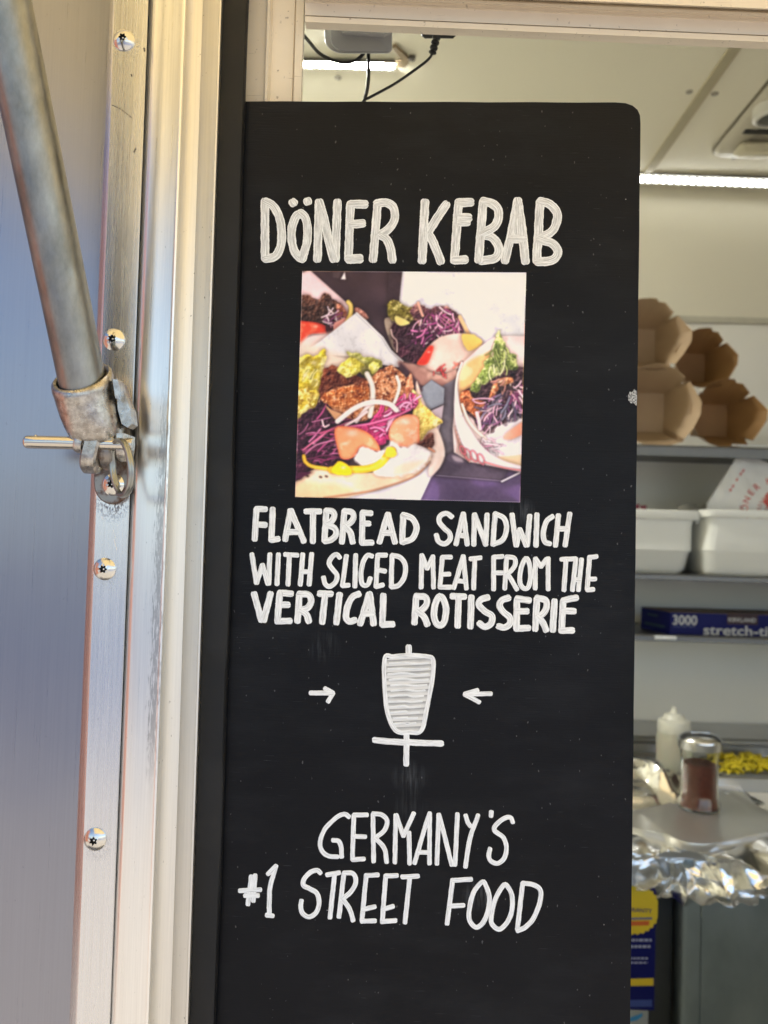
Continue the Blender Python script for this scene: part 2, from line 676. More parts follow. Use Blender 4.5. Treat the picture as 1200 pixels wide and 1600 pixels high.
mb.box((IX0, YB - .006, zb), (IX1, YB - .0005, za), bev=.0015)
build('wall_trim', mb, plain('trim_cream', (.55, .53, .43), .4), bw)
mb = MB()
mb.box((IX0 - .03, .56, .45), (IX0, YB + .03, CEIL + .05))
build('end_wall', mb, M['wallpanel'], smooth=0, kind='structure')
mb = MB()
mb.box((IX1, .56, .45), (IX1 + .03, YB + .03, CEIL + .05))
build('end_wall', mb, M['wallpanel'], smooth=0, kind='structure')
mb = MB()
mb.box((IX0, .535, topz + .022), (IX1, .56, CEIL))
mb.box((IX0, .535, .46), (-.14, .559, topz + .02))
build('front_wall', mb, M['wallpanel'], smooth=0, kind='structure')
mb = MB()
mb.box((IX0, .54, .50), (IX1, YB, .45))
build('truck_floor', mb, plain('floor_vinyl', (.3, .29, .28), .5), smooth=0, kind='structure')
mb = MB()
mb.box((IX0, .54, CEIL), (IX1, YB, CEIL + .03))
ceil = build('ceiling', mb, M['wallpanel'], smooth=0, kind='structure')
# batten along the ceiling
M['batten'] = plain('batten_plastic', (.40, .355, .24), .45, var=.06)
a0, a1 = atz(1144, 66, CEIL), atz(1163, 66, CEIL)
b0_, b1_ = atz(1004, 270, CEIL), atz(1021, 270, CEIL)
mb = MB()
d = (b0_ - a0).normalized()
a0 = a0 - d * (a0.y - .57) / d.y
a1 = a1 - d * (a1.y - .57) / d.y
b0_ = a0 + d * ((1.735 - a0.y) / d.y)
b1_ = a1 + d * ((1.735 - a1.y) / d.y)
mb.prism([a0, a1, b1_, b0_], (0, 0, -.004))
build('batten', mb, M['batten'], ceil, smooth=0)
rv = None
for px, py in ((1077, 143), (1117, 146), (474 + 54, 121), (1147, 246)):
    p = atz(px, py, CEIL)
    if rv is None:
        mb = MB()
        mb.lathe([(.0065, 0), (.006, .002), (.003, .0034)], p, 16, axis=(0, 0, -1))
        rv = build('rivet', mb, plain('rivet_paint', (.33, .31, .26), .5), ceil)
        rvp = p
    else:
        copy_at(rv, ceil, WL[rv] + (p - rvp))

# ------------------------------------------------------------------ the black sign board
BY = .4865                                # its front face
sign_o = at(690, 1700, BY)
sign = empty('menu_board', (sign_o.x, BY, sign_o.z), category='menu board',
             label='tall black painted board with white hand lettered kebab menu and a food photo')
t = NT('black_board_paint')
spk = t.n('ShaderNodeTexVoronoi')
spk.inputs['Scale'].default_value = 150
t.l(t.pos(), spk.inputs['Vector'])
dots = t.ramp(spk.outputs['Distance'], [(.035, 1), (.075, 0)])
keep = t.ramp(t.noise((1, 1, 1), 190, 1), [(.68, 0), (.72, 1)])
scr1 = t.ramp(t.noise((60, 60, 1600), 1, 2, .4), [(.715, 0), (.74, 1)])
scr2 = t.ramp(t.noise((1, 1, 1), 26, 3), [(.48, 0), (.62, 1)])
hair = t.ramp(t.noise((520, 520, 300), 1, 2, .3), [(.742, 0), (.765, 1)])
hz_s = t.ramp(t.noise((14, 14, 40), 1, 5, .65), [(.48, 0), (.80, .022)])
col = t.mix(t.noise((1, 1, 1), 18, 5), (.0040, .0044, .0060), (.0085, .0092, .012))
col = t.mix(t.math('MULTIPLY', t.math('MULTIPLY', dots, keep), .75), col, (.45, .45, .46))
col = t.mix(t.math('MULTIPLY', t.math('MULTIPLY', scr1, scr2), .10), col, (.3, .31, .33))
col = t.mix(t.math('MULTIPLY', hair, .3), col, (.3, .3, .31))
col = t.mix(hz_s, col, (.30, .32, .36))
# wiped chalk below the drawing and the photo
for (px, py, r, k) in ((640, 1215, .012, .16), (505, 1010, .012, .10), (815, 800, .010, .2), (640, 1260, .012, .08), (500, 960, .01, .12), (745, 1400, .010, .25)):
    mk = t.near(tuple(at(px, py, BY)), .001, r)
    sm = t.ramp(t.noise((700, 700, 45), 1, 4, .6), [(.42, 0), (.68, 1)])
    col = t.mix(t.math('MULTIPLY', t.math('MULTIPLY', mk, sm), k), col, (.33, .36, .40))
grain = t.noise((60, 60, 1300), 1, 4, .6)
t.set(base=col, rough=t.math('MULTIPLY_ADD', grain, .18, .24), spec=.125)
hb = t.math('MULTIPLY_ADD', t.noise((1, 1, 1), 900, 3), .35, grain)
t.bump(hb, .34, .0006)
M['board'] = t.mat


def board_pts(lst):
    return [at(x, y, BY) for x, y in lst]


outline = [(330, 157.5)]
for k in range(18):
    outline.append((345 + k * 35, 157.5 + .3 * math.sin(k * 1.7) + k * .12))
outline += [(962, 159.3), (978, 160.6), (989, 164.5), (996.5, 171), (1000.3, 179.5), (1001.2, 192)]
for k in range(1, 27):
    y = 192 + k * (1680 - 192) / 26
    outline.append((1001.2 - (y - 192) * .0116 + .25 * math.sin(k * 2.3), y))
outline += [(983.8, 1700), (300, 1690)]
op = board_pts(outline)
mb = MB()
bevel = []
cx = sum((p for p in op), Vector()) / len(op)
front = [p + (cx - p).normalized() * .0004 for p in op]
mb.loft([[p + Vector((0, .0052, 0)) for p in op], [p + Vector((0, .0004, 0)) for p in op], front])
build('board', mb, M['board'], sign, smooth=30)

# chipped paint on the right edge
mb = MB()
ch = [(981.5, 618), (984, 612), (988, 613), (991, 608), (995.2, 611), (995.4, 622), (994.6, 634), (991, 630), (986, 630), (982, 625)]
mb.prism([at(x, y, BY - .0004) for x, y in ch], (0, .0006, 0))
mb.prism([at(x, y, BY - .0006) for x, y in ((986, 616), (992, 613), (994, 621), (988, 625))], (0, .0003, 0))
t = NT('bare_wood_chip')
t.set(base=t.mix(t.ramp(t.noise((1, 1, 1), 1200, 3), [(.4, 0), (.6, 1)]), (.08, .09, .10), (.55, .57, .58)), rough=.7)
build('chipped_edge', mb, t.mat, sign)

# white marker strokes: paint streaks run along each stroke
t = NT('white_marker')
uvn = t.noise((2.2, 9, 1), 1, 4, .6, uv=True)
sep = t.n('ShaderNodeSeparateXYZ')
t.l(t.n('ShaderNodeUVMap').outputs[0], sep.inputs[0])
edge = t.math('ABSOLUTE', t.math('SUBTRACT', sep.outputs[1], .5))
edge = t.ramp(edge, [(.26, 0), (.43, 1)])
body = t.ramp(uvn, [(.36, 0), (.62, 1)])
cover = t.math('MAXIMUM', t.math('MULTIPLY_ADD', body, .62, .38), t.math('MULTIPLY', edge, .95))
cover = t.math('MULTIPLY', cover, t.ramp(t.noise((1, 1, 1), 700, 3), [(.25, .82), (.5, 1)]))
t.set(base=t.mix(cover, (.14, .145, .155), (.90, .92, .93)), rough=.5)
t.bump(uvn, .15, .0002)
M['marker_thick'] = t.mat
t = NT('white_marker_dense')
uvn = t.noise((2.6, 6, 1), 1, 4, .65, uv=True)
body = t.ramp(uvn, [(.30, .0), (.55, 1)])
t.set(base=t.mix(body, (.48, .50, .53), (.89, .92, .95)), rough=.5)
t.bump(uvn, .15, .0002)
M['marker'] = t.mat
t = NT('white_marker_thin')
uvn = t.noise((6, 30, 1), 1, 4, .65, uv=True)
sep = t.n('ShaderNodeSeparateXYZ')
t.l(t.n('ShaderNodeUVMap').outputs[0], sep.inputs[0])
hz = t.math('FRACT', t.math('MULTIPLY', sep.outputs[1], 13.0))
hz = t.ramp(t.math('MULTIPLY_ADD', t.noise((4, 14, 1), 1, 3, .6, uv=True), .5, hz), [(.35, 0), (.9, 1)])
t.set(base=t.mix(hz, (.36, .37, .38), (.74, .75, .75)), rough=.5)
M['marker_fill'] = t.mat

stroke_no = 0


def stroke(mb, pts, w, closed=False):
    """pts and w in photo pixels on the board"""
    global stroke_no
    stroke_no += 1
    lift = .00014 + (stroke_no % 9) * .000035
    P = [Vector((x, y)) for x, y in pts]
    P = smooth_line(P, 7) if len(P) > 2 else [P[0].lerp(P[1], k / 9) for k in range(10)]
    # resample
    L = [0]
    for a, b in zip(P, P[1:]):
        L.append(L[-1] + (b - a).length)
    n = max(4, int(L[-1] / 2.2))
    Q = []
    j = 0
    for i in range(n + 1):
        s = L[-1] * i / n
        while j < len(L) - 2 and L[j + 1] < s:
            j += 1
        seg = max(L[j + 1] - L[j], 1e-6)
        Q.append(P[j].lerp(P[j + 1], min(1, max(0, (s - L[j]) / seg))))
    seed = stroke_no * 3.77
    nv = 5
    rows = []
    tot = L[-1]
    # round, slightly ragged ends
    caps = []
    t0 = (Q[1] - Q[0]).normalized()
    t1 = (Q[-1] - Q[-2]).normalized()
    ext = [(Q[0] - t0 * w * f, c) for f, c in ((.40, .48), (.30, .78), (.14, .96))]
    ext2 = [(Q[-1] + t1 * w * f, c) for f, c in ((.14, .96), (.30, .78), (.40, .48))]
    if (Vector(pts[0]) - Vector(pts[-1])).length < .01:
        ext, ext2 = [], []
    line = [(p, c, t0) for p, c in ext] + [(p, 1.0, None) for p in Q] + [(p, c, t1) for p, c in ext2]
    vs, uvs = [], []
    for i, (p, c, tt) in enumerate(line):
        if tt is None:
            a = line[max(i - 1, 0)][0]
            b = line[min(i + 1, len(line) - 1)][0]
            if not ext and i in (0, len(line) - 1):
                a, b = line[-2][0], line[1][0]
            tt = (b - a).normalized()
        nn = Vector((-tt.y, tt.x))
        jit = mnoise.noise(Vector((seed, i * .23, 0))) * .055 + mnoise.noise(Vector((seed, i * .9, 5))) * .03
        jit2 = mnoise.noise(Vector((seed + 50, i * .23, 0))) * .055 + mnoise.noise(Vector((seed + 50, i * .9, 5))) * .03
        for k in range(nv):
            f = k / (nv - 1)
            off = (f - .5) * w * c
            off += (jit if k == 0 else jit2 if k == nv - 1 else 0) * w
            q = p + nn * off
            if ext and i in (0, len(line) - 1):
                q = q + tt * mnoise.noise(Vector((seed, k * 1.7, 9))) * w * .10
            h = 0 if k in (0, nv - 1) or i in (0, len(line) - 1) else 1
            vs.append(at(q.x, q.y, BY - lift - h * .00012))
            uvs.append((i * 2.2 / 60 + seed, f))
    fs = []
    for i in range(len(line) - 1):
        for k in range(nv - 1):
            fs.append((i * nv + k, i * nv + k + 1, (i + 1) * nv + k + 1, (i + 1) * nv + k))
    # skirt down to the board
    m = len(vs)
    rim = [i * nv for i in range(len(line))] + [(len(line) - 1) * nv + k for k in range(1, nv)] + \
          [i * nv + nv - 1 for i in range(len(line) - 2, -1, -1)] + list(range(nv - 2, 0, -1))
    for r in rim:
        v = vs[r]
        vs.append(Vector((v.x, BY + .0001, v.z)))
        uvs.append(uvs[r])
    for i in range(len(rim)):
        j = (i + 1) % len(rim)
        fs.append((rim[i], rim[j], m + j, m + i))
    mb.add(vs, fs, 0, uvs)


def word(strokes, x0, y0, s, w, mat, name='lettering'):
    mb = MB()
    for st in strokes:
        ww = w
        if isinstance(st, tuple):
            st, ww = st
        stroke(mb, [(x0 + u / s, y0 + v / s) for u, v in st], ww / s)
    return build(name, mb, mat, sign, smooth=50)


A_, B_, C_, D_ = (400, 300, 5), (640, 300, 5), (380, 780, 4), (640, 780, 4)
E_, F_, G_ = (360, 1250, 4.615), (600, 1250, 4.615), (470, 1000, 3.75)
word([[(70, 75), (70, 515)], [(75, 75), (130, 105), (172, 170), (195, 260), (200, 370), (185, 450), (145, 505), (75, 520)],
      ([(288, 78), (293, 86)], 68), ([(402, 70), (404, 76)], 68),
      [(350, 165), (310, 195), (283, 270), (278, 350), (292, 440), (330, 505), (362, 522)],
      [(350, 165), (385, 200), (403, 280), (400, 370), (383, 450), (362, 518)],
      [(492, 80), (480, 525)], [(495, 80), (530, 200), (568, 380), (605, 525)], [(636, 80), (630, 250), (620, 525)],
      [(738, 95), (722, 520)], [(740, 95), (852, 95)], [(745, 250), (832, 245)], ([(725, 525), (810, 520)], 72),
      [(950, 95), (915, 525)], [(945, 90), (1010, 82), (1065, 110), (1085, 170), (1070, 240), (1020, 300), (965, 335)],
      [(975, 338), (1020, 370), (1050, 440), (1065, 530)]], *A_, 66, M['marker_thick'])
word([[(120, 80), (98, 535)], [(285, 98), (210, 210), (135, 330)], [(160, 345), (200, 430), (243, 540)],
      [(383, 80), (350, 535)], [(388, 82), (478, 80)], [(395, 200), (462, 200)], ([(395, 240), (455, 238)], 56), [(355, 532), (432, 528)],
      [(575, 78), (540, 530)], [(575, 72), (640, 88), (688, 130), (695, 200), (660, 270), (565, 322)],
      [(565, 335), (640, 352), (688, 410), (697, 470), (660, 520), (560, 535)],
      [(845, 68), (800, 300), (745, 535)], [(845, 68), (880, 300), (905, 540)], [(795, 365), (890, 365)], [(845, 120), (845, 310)],
      [(1020, 80), (993, 535)], [(1022, 72), (1090, 92), (1148, 155), (1150, 230), (1110, 310), (1015, 355)],
      [(1015, 372), (1110, 398), (1158, 460), (1140, 515), (1080, 540), (1000, 542)]], *B_, 68, M['marker_thick'])
word([[(82, 65), (72, 250)], [(82, 62), (138, 62)], [(80, 158), (138, 160)],
      [(184, 62), (176, 255)], [(178, 255), (218, 248)],
      [(295, 72), (262, 252)], [(298, 72), (378, 262)], [(285, 205), (335, 205)],
      [(392, 76), (478, 76)], [(436, 85), (435, 265)],
      [(520, 72), (507, 260)], [(520, 70), (560, 78), (570, 105), (552, 138), (522, 155)], [(522, 160), (572, 182), (580, 220), (552, 252), (512, 262)],
      [(632, 76), (617, 268)], [(632, 74), (680, 82), (690, 115), (665, 150), (632, 165)], [(638, 168), (670, 210), (684, 268)],
      [(746, 85), (742, 270)], [(746, 84), (798, 88)], [(745, 152), (785, 152)], [(742, 272), (805, 272)],
      [(902, 95), (852, 268)], [(905, 95), (948, 268)], [(878, 210), (926, 210)],
      [(1000, 102), (994, 268)], [(1000, 98), (1058, 122), (1083, 180), (1058, 245), (1000, 268)]], *C_, 38, M['marker'])
word([[(263, 110), (230, 88), (192, 105), (185, 140), (215, 180), (248, 210), (253, 250), (220, 278), (182, 265), (167, 225)],
      [(335, 92), (290, 280)], [(336, 92), (360, 282)], [(308, 225), (348, 230)],
      [(405, 97), (401, 283)], [(407, 97), (476, 283)], [(484, 97), (476, 283)],
      [(535, 92), (521, 282)], [(536, 90), (590, 120), (606, 180), (585, 250), (525, 282)],
      [(640, 97), (665, 288)], [(668, 288), (688, 190)], [(690, 190), (728, 288)], [(750, 105), (736, 288)],
      [(796, 96), (790, 290)], [(893, 108), (855, 140), (836, 210), (845, 265), (876, 278)],
      [(930, 102), (912, 290)], [(1000, 92), (972, 288)], [(928, 185), (980, 185)]], *D_, 33, M['marker'])
word([[(54, 345), (82, 522)], [(84, 522), (120, 412)], [(121, 412), (154, 528)], [(166, 345), (160, 528)],
      [(220, 345), (211, 530)], [(262, 346), (338, 350)], [(288, 352), (280, 533)],
      [(372, 345), (357, 533)], [(428, 343), (412, 533)], [(368, 452), (418, 456)]], *C_, 31, M['marker'])
word([[(603, 364), (585, 346), (556, 360), (537, 400), (560, 440), (586, 475), (576, 520), (540, 545), (512, 530), (502, 490)],
      [(645, 355), (620, 538)], [(622, 540), (658, 538)], [(703, 350), (698, 545)],
      [(805, 356), (775, 352), (747, 400), (736, 480), (746, 532), (778, 535), (794, 495)],
      [(840, 350), (830, 545)], [(842, 350), (892, 350)], [(836, 440), (886, 450)], [(832, 546), (872, 536)],
      [(930, 352), (925, 545)], [(932, 350), (985, 366), (1015, 420), (1005, 490), (970, 538), (927, 548)]], *C_, 31, M['marker'])
word([[(76, 350), (72, 552)], [(80, 355), (108, 432)], [(110, 432), (145, 360)], [(145, 358), (150, 552)],
      [(205, 362), (190, 540)], [(206, 362), (258, 362)], [(202, 470), (248, 468)], [(188, 550), (258, 550)],
      [(334, 357), (277, 555)], [(336, 357), (355, 558)], [(298, 510), (348, 515)],
      [(382, 373), (443, 366)], [(407, 374), (400, 558)]], *D_, 30, M['marker'])
word([[(525, 362), (525, 563)], [(527, 362), (580, 358)], [(524, 460), (578, 460)],
      [(606, 366), (595, 558)], [(606, 362), (655, 368), (660, 410), (632, 450), (607, 465)], [(612, 467), (640, 510), (670, 563)],
      [(725, 370), (695, 440), (690, 520), (715, 558), (745, 545), (756, 470), (747, 400), (725, 370)],
      [(786, 372), (785, 558)], [(788, 372), (820, 420)], [(822, 420), (855, 376)], [(866, 370), (866, 563)]], *D_, 30, M['marker'])
word([[(950, 376), (1038, 372)], [(977, 382), (965, 568)], [(1040, 372), (1018, 568)], [(1075, 377), (1055, 568)], [(1032, 502), (1063, 506)],
      [(1125, 362), (1110, 563)], [(1124, 364), (1168, 358)], [(1122, 500), (1160, 498)], [(1112, 567), (1148, 564)]], *D_, 30, M['marker'])
word([[(68, 592), (113, 755)], [(170, 592), (128, 757)], [(228, 590), (214, 758)], [(228, 586), (300, 590)], [(218, 660), (280, 660)], [(212, 764), (292, 760)],
      [(350, 598), (340, 762)], [(350, 592), (408, 598), (425, 640), (400, 680), (352, 695)], [(362, 697), (395, 720), (410, 762)],
      [(477, 590), (548, 592)], [(512, 597), (493, 768)], [(602, 597), (582, 772)],
      [(722, 592), (682, 612), (652, 670), (642, 735), (664, 765), (698, 755)],
      [(785, 597), (732, 778)], [(790, 592), (815, 778)], [(754, 715), (806, 715)],
      [(876, 602), (870, 783)], [(872, 785), (934, 780)]], *C_, 41, M['marker'])
word([[(42, 610), (30, 772)], [(42, 606), (98, 612), (108, 650), (80, 690), (42, 705)], [(52, 702), (90, 735), (110, 782)],
      [(190, 606), (162, 650), (152, 720), (165, 772), (190, 788), (214, 770), (228, 700), (218, 640), (190, 606)],
      [(267, 606), (343, 609)], [(306, 617), (300, 793)], [(386, 612), (380, 797)],
      [(488, 614), (446, 628), (432, 660), (470, 700), (514, 730), (510, 775), (470, 798), (437, 776)],
      [(618, 617), (576, 632), (562, 665), (590, 708), (625, 740), (625, 780), (590, 803), (557, 795)],
      [(672, 627), (668, 808)], [(673, 622), (748, 632)], [(672, 700), (733, 700)], [(667, 809), (743, 805)],
      [(795, 624), (786, 812)], [(796, 618), (850, 632), (855, 680), (830, 718), (797, 735)], [(803, 737), (835, 775), (853, 818)],
      [(906, 637), (895, 818)], [(960, 637), (950, 820)], [(962, 632), (1042, 616)], [(957, 697), (1028, 700)], [(947, 821), (1018, 820)]],
     *D_, 41, M['marker'])
word([[(855, 122), (820, 102), (760, 130), (682, 210), (647, 300), (662, 370), (710, 405), (772, 410)], [(740, 290), (780, 297), (798, 340), (802, 410)],
      [(890, 112), (880, 428)], [(892, 108), (985, 108)], [(886, 262), (972, 265)], [(882, 430), (962, 426)],
      [(1028, 104), (1033, 443)], [(1029, 100), (1090, 107), (1130, 150), (1110, 220), (1042, 275)], [(1047, 277), (1110, 350), (1127, 448)],
      [(1192, 110), (1186, 450)], [(1197, 110), (1247, 258)], [(1249, 258), (1322, 97)], [(1288, 235), (1292, 458)],
      [(1437, 97), (1397, 220), (1328, 455)], [(1437, 97), (1435, 458)], [(1364, 378), (1430, 378)],
      [(1502, 107), (1489, 460)], [(1504, 107), (1547, 270), (1596, 468)], [(1637, 102), (1620, 468)],
      [(1697, 112), (1712, 160), (1731, 188)], [(1786, 112), (1727, 280), (1695, 482)],
      ([(1882, 87), (1879, 115)], 34),
      [(2036, 160), (2021, 127), (1977, 132), (1913, 182), (1908, 225), (1967, 270), (1991, 340), (1976, 418), (1927, 458), (1878, 440), (1863, 400), (1872, 352)]],
     *E_, 33, M['marker'])
word([[(150, 552), (126, 752)], [(178, 545), (165, 728)], [(68, 655), (214, 648)], [(106, 690), (198, 690)],
      [(328, 477), (285, 640), (280, 828)], [(328, 477), (272, 533)], [(262, 830), (304, 836)]], *E_, 34, M['marker'])
word([[(648, 526), (625, 507), (577, 522), (532, 570), (527, 615), (570, 640), (622, 672), (640, 740), (620, 808), (570, 843), (522, 820), (507, 770), (512, 727)],
      [(697, 540), (783, 525)], [(750, 547), (718, 848)],
      [(818, 532), (783, 843)], [(820, 526), (885, 532), (905, 590), (870, 660), (802, 720)], [(812, 717), (860, 790), (885, 868)],
      [(980, 542), (948, 868)], [(982, 545), (1062, 540)], [(957, 790), (1040, 770)], [(948, 874), (1042, 872)],
      [(1120, 547), (1095, 868)], [(1122, 548), (1200, 545)], [(1098, 790), (1172, 768)], [(1093, 878), (1190, 870)],
      [(1239, 555), (1352, 550)], [(1293, 557), (1259, 883)]], *E_, 34, M['marker'])
word([[(495, 577), (455, 892)], [(497, 580), (628, 572)], [(472, 765), (573, 760)],
      [(710, 590), (650, 660), (620, 760), (615, 860), (660, 918), (710, 890), (750, 800), (760, 700), (735, 620), (710, 590)],
      [(865, 612), (810, 700), (780, 800), (777, 890), (830, 933), (890, 880), (923, 790), (923, 690), (895, 630), (865, 612)],
      [(1000, 602), (962, 932)], [(1002, 600), (1075, 612), (1128, 650), (1123, 740), (1080, 850), (1020, 918), (963, 943)]], *F_, 34, M['marker'])
word([[(57, 310), (180, 312)], [(142, 285), (187, 310)], [(188, 313), (160, 360)]], *G_, 27, M['marker'], 'arrow')
word([[(1113, 315), (965, 318)], [(1035, 295), (962, 317)], [(962, 319), (1045, 364)]], *G_, 27, M['marker'], 'arrow')
# the spit: filled cone of meat with outline, spike and stand
mb = MB()
cone = [(500, 115), (560, 97), (640, 92), (735, 98), (772, 118), (768, 220), (740, 380), (706, 525), (640, 538), (565, 530), (522, 450), (500, 320)]
pts = [Vector((470 + u / 3.75, 1000 + v / 3.75)) for u, v in cone]
cc = Vector((640, 1083))
vs = [at(p.x, p.y, BY - .00010) for p in pts] + [at(cc.x, cc.y, BY - .00010)]
uv = [((p.x - 600) / 80 + mnoise.noise(Vector((p.x * .05, 0, 0))) * .05, (p.y - 1020) / 125 + (p.x - 640) * .0004) for p in pts] + [(.5, .5)]
n = len(pts)
mb.add(vs, [(i, (i + 1) % n, n) for i in range(n)], 0, uv)
build('drawing_fill', mb, M['marker_fill'], sign, smooth=0)
fill_lines = []
for k in range(12):
    v = 135 + k * 32
    w0 = 545 - 10 * math.sin(k) + max(0, (k - 6)) * 4
    w1 = 745 - max(0, k - 3) * 9
    fill_lines.append(([(w0 - 25, v + 3), (w0 + 60, v - 3 + 3 * math.sin(k * 2)), (w1 - 60, v + 4), (w1, v)], 12))
word(fill_lines + [([(492, 110), (540, 97), (640, 90), (740, 97), (776, 117), (772, 220), (743, 380), (708, 528), (640, 541), (562, 535), (515, 450), (494, 320), (492, 110)], 26),
      ([(632, 82), (632, 40)], 36), ([(620, 555), (618, 728)], 34), ([(432, 586), (540, 596), (824, 607)], 36)], *G_, 26, M['marker'], 'spit_drawing')

# ------------------------------------------------------------------ the food photo glued on the board, painted as vertex colours
PN = 300
SS = 2
NN = PN * SS
CORN = [(97, 40), (1147, 47), (1118, 1125), (63, 1100)]          # photo corners, 1200 x 1170 sheet space


def sheet(s, t):
    a, b, c, d = [np.array(q, float) for q in CORN]
    s, t = s[..., None], t[..., None]
    return a * (1 - s) * (1 - t) + b * s * (1 - t) + c * s * t + d * (1 - s) * t


ss, tt = np.meshgrid((np.arange(NN) + .5) / NN, (np.arange(NN) + .5) / NN)
UV_ = sheet(ss, tt)
PU, PV = UV_[..., 0], UV_[..., 1]


def vnoise(cells, seed):
    rg = np.random.default_rng(seed)
    out = np.zeros((NN, NN))
    amp, tot = 1.0, 0.0
    for o_ in range(2):
        th = rg.uniform(.3, 1.2) + o_
        n_ = int(cells * 2.0 ** o_)
        gsz = 2 * n_ + 6
        g = rg.random((gsz, gsz))
        yy, xx = np.mgrid[0:NN, 0:NN] / NN * n_
        x = xx * math.cos(th) - yy * math.sin(th) + n_ + 2
        y = (xx * math.sin(th) + yy * math.cos(th)) * .9 + 2
        i, j = np.floor(y).astype(int), np.floor(x).astype(int)
        fy, fx = y - i, x - j
        i, j = i % (gsz - 1), j % (gsz - 1)
        fy = fy * fy * fy * (fy * (fy * 6 - 15) + 10)
        fx = fx * fx * fx * (fx * (fx * 6 - 15) + 10)
        r = (g[i, j] * (1 - fx) + g[i, j + 1] * fx) * (1 - fy) + (g[i + 1, j] * (1 - fx) + g[i + 1, j + 1] * fx) * fy
        out += r * amp
        tot += amp
        amp *= .55
    out /= tot
    return np.clip((out - .5) * 1.35 + .5, 0, 1)


NZ = {c: vnoise(c, 40 + c) for c in (8, 16, 30, 50, 90, 150)}
NZB = {c: vnoise(c, 140 + c) for c in (16, 30, 50, 90, 150)}
EMB = {c: (NZ[c] - np.roll(NZ[c], (2, 2), (0, 1))) for c in NZ}
IMG = np.zeros((NN, NN, 3))
IMG[:] = (60, 42, 50)
IMG += ((NZ[16] - .5) * 10)[..., None]


def seg_dist(pts, u, v):
    d = np.full(u.shape, 1e9)
    for (x0, y0), (x1, y1) in zip(pts, pts[1:]):
        dx, dy = x1 - x0, y1 - y0
        L2 = dx * dx + dy * dy + 1e-9
        k = np.clip(((u - x0) * dx + (v - y0) * dy) / L2, 0, 1)
        d = np.minimum(d, np.hypot(u - x0 - k * dx, v - y0 - k * dy))
    return d


def region(pts, pad):
    xs = [p[0] for p in pts]
    ys = [p[1] for p in pts]
    i0 = max(0, int((min(ys) - pad - 40) / 1060 * NN) - 40)
    i1 = min(NN, int((max(ys) + pad - 40) / 1060 * NN) + 45)
    j0 = max(0, int((min(xs) - pad - 97) / 1050 * NN) - 25)
    j1 = min(NN, int((max(xs) + pad - 63) / 1050 * NN) + 25)
    return slice(i0, max(i1, i0 + 1)), slice(j0, max(j1, j0 + 1))


def crv(pts, k=5):
    return [(p.x, p.y) for p in smooth_line([Vector(q) for q in pts], k)]


def poly_mask(pts, soft, warp, wc=30):
    sl = region(pts, 30 + warp + soft)
    u = PU[sl] + (NZ[wc][sl] - .5) * warp * 2
    v = PV[sl] + (NZB[wc][sl] - .5) * warp * 2
    ins = np.zeros(u.shape, bool)
    q = list(pts) + [pts[0]]
    for (x0, y0), (x1, y1) in zip(q, q[1:]):
        if y0 != y1:
            c = ((y0 > v) != (y1 > v)) & (u < (x1 - x0) * (v - y0) / (y1 - y0) + x0)
            ins ^= c
    d = seg_dist(q, u, v)
    sd = np.where(ins, d, -d)
    return sl, np.clip(.5 + sd / soft, 0, 1), sd


def PG(pts, col, soft=4, warp=0, tex=(), wc=30, curve=True, edge=None, a=1.0, em=None, rnd=0, cast=.30):
    """filled shape; tex = [(cells, threshold, colour, strength)]"""
    if curve:
        pts = crv(list(pts) + [pts[0]], 4)[:-1]
    sl, m, sd = poly_mask(pts, soft, warp, wc)
    if cast:
        w = np.clip(1 + sd / 26, 0, 1) ** 2 * cast
        IMG[sl] *= (1 - w * np.array([.9, 1, 1])[None, None, :].T.T if False else 1 - w[..., None] * np.array([.85, 1, 1]))
    c = np.zeros(m.shape + (3,))
    c[:] = col
    for cells, th, tc, k in tex:
        w = np.clip((NZ[cells][sl] if th > 0 else 1 - NZ[cells][sl]) - abs(th), 0, .15) / .15 * k
        c = c * (1 - w[..., None]) + np.array(tc) * w[..., None]
    c += ((NZB[90][sl] - .5) * 7)[..., None]
    if edge is not None:
        w = np.clip(1 - sd / edge[1], 0, 1) * edge[2]
        c = c * (1 - w[..., None]) + np.array(edge[0]) * w[..., None]
    if em:
        for cells, k in em:
            c += (EMB[cells][sl] * k)[..., None] * np.array([1, .95, .85])
    if rnd:
        gy, gx = np.gradient(np.minimum(sd, rnd))
        c *= (1 + .16 * np.clip((gx * .6 + gy * .8) / 1.6, -1.3, 1.0) * (sd < rnd))[..., None]
    m = (m * a)[..., None]
    IMG[sl] = IMG[sl] * (1 - m) + c * m
    return sl, m[..., 0]


def LN(pts, w, col, hi=None, soft=3, taper=None, curve=True):
    if curve and len(pts) > 2:
        pts = crv(pts)
    sl = region(pts, w + 6)
    u, v = PU[sl], PV[sl]
    d = seg_dist(pts, u, v)
    IMG[sl] *= 1 - (np.clip(1 - (d - w / 2) / 8, 0, 1) * .26)[..., None]
    m = np.clip(.5 + (w / 2 - d) / soft, 0, 1)[..., None]
    c = np.zeros(u.shape + (3,))
    c[:] = col
    if hi is not None:
        k = np.clip(1 - d / (w * .3), 0, 1)[..., None]
        c = c * (1 - k) + np.array(hi) * k
    IMG[sl] = IMG[sl] * (1 - m) + c * m


prng = random.Random(5)


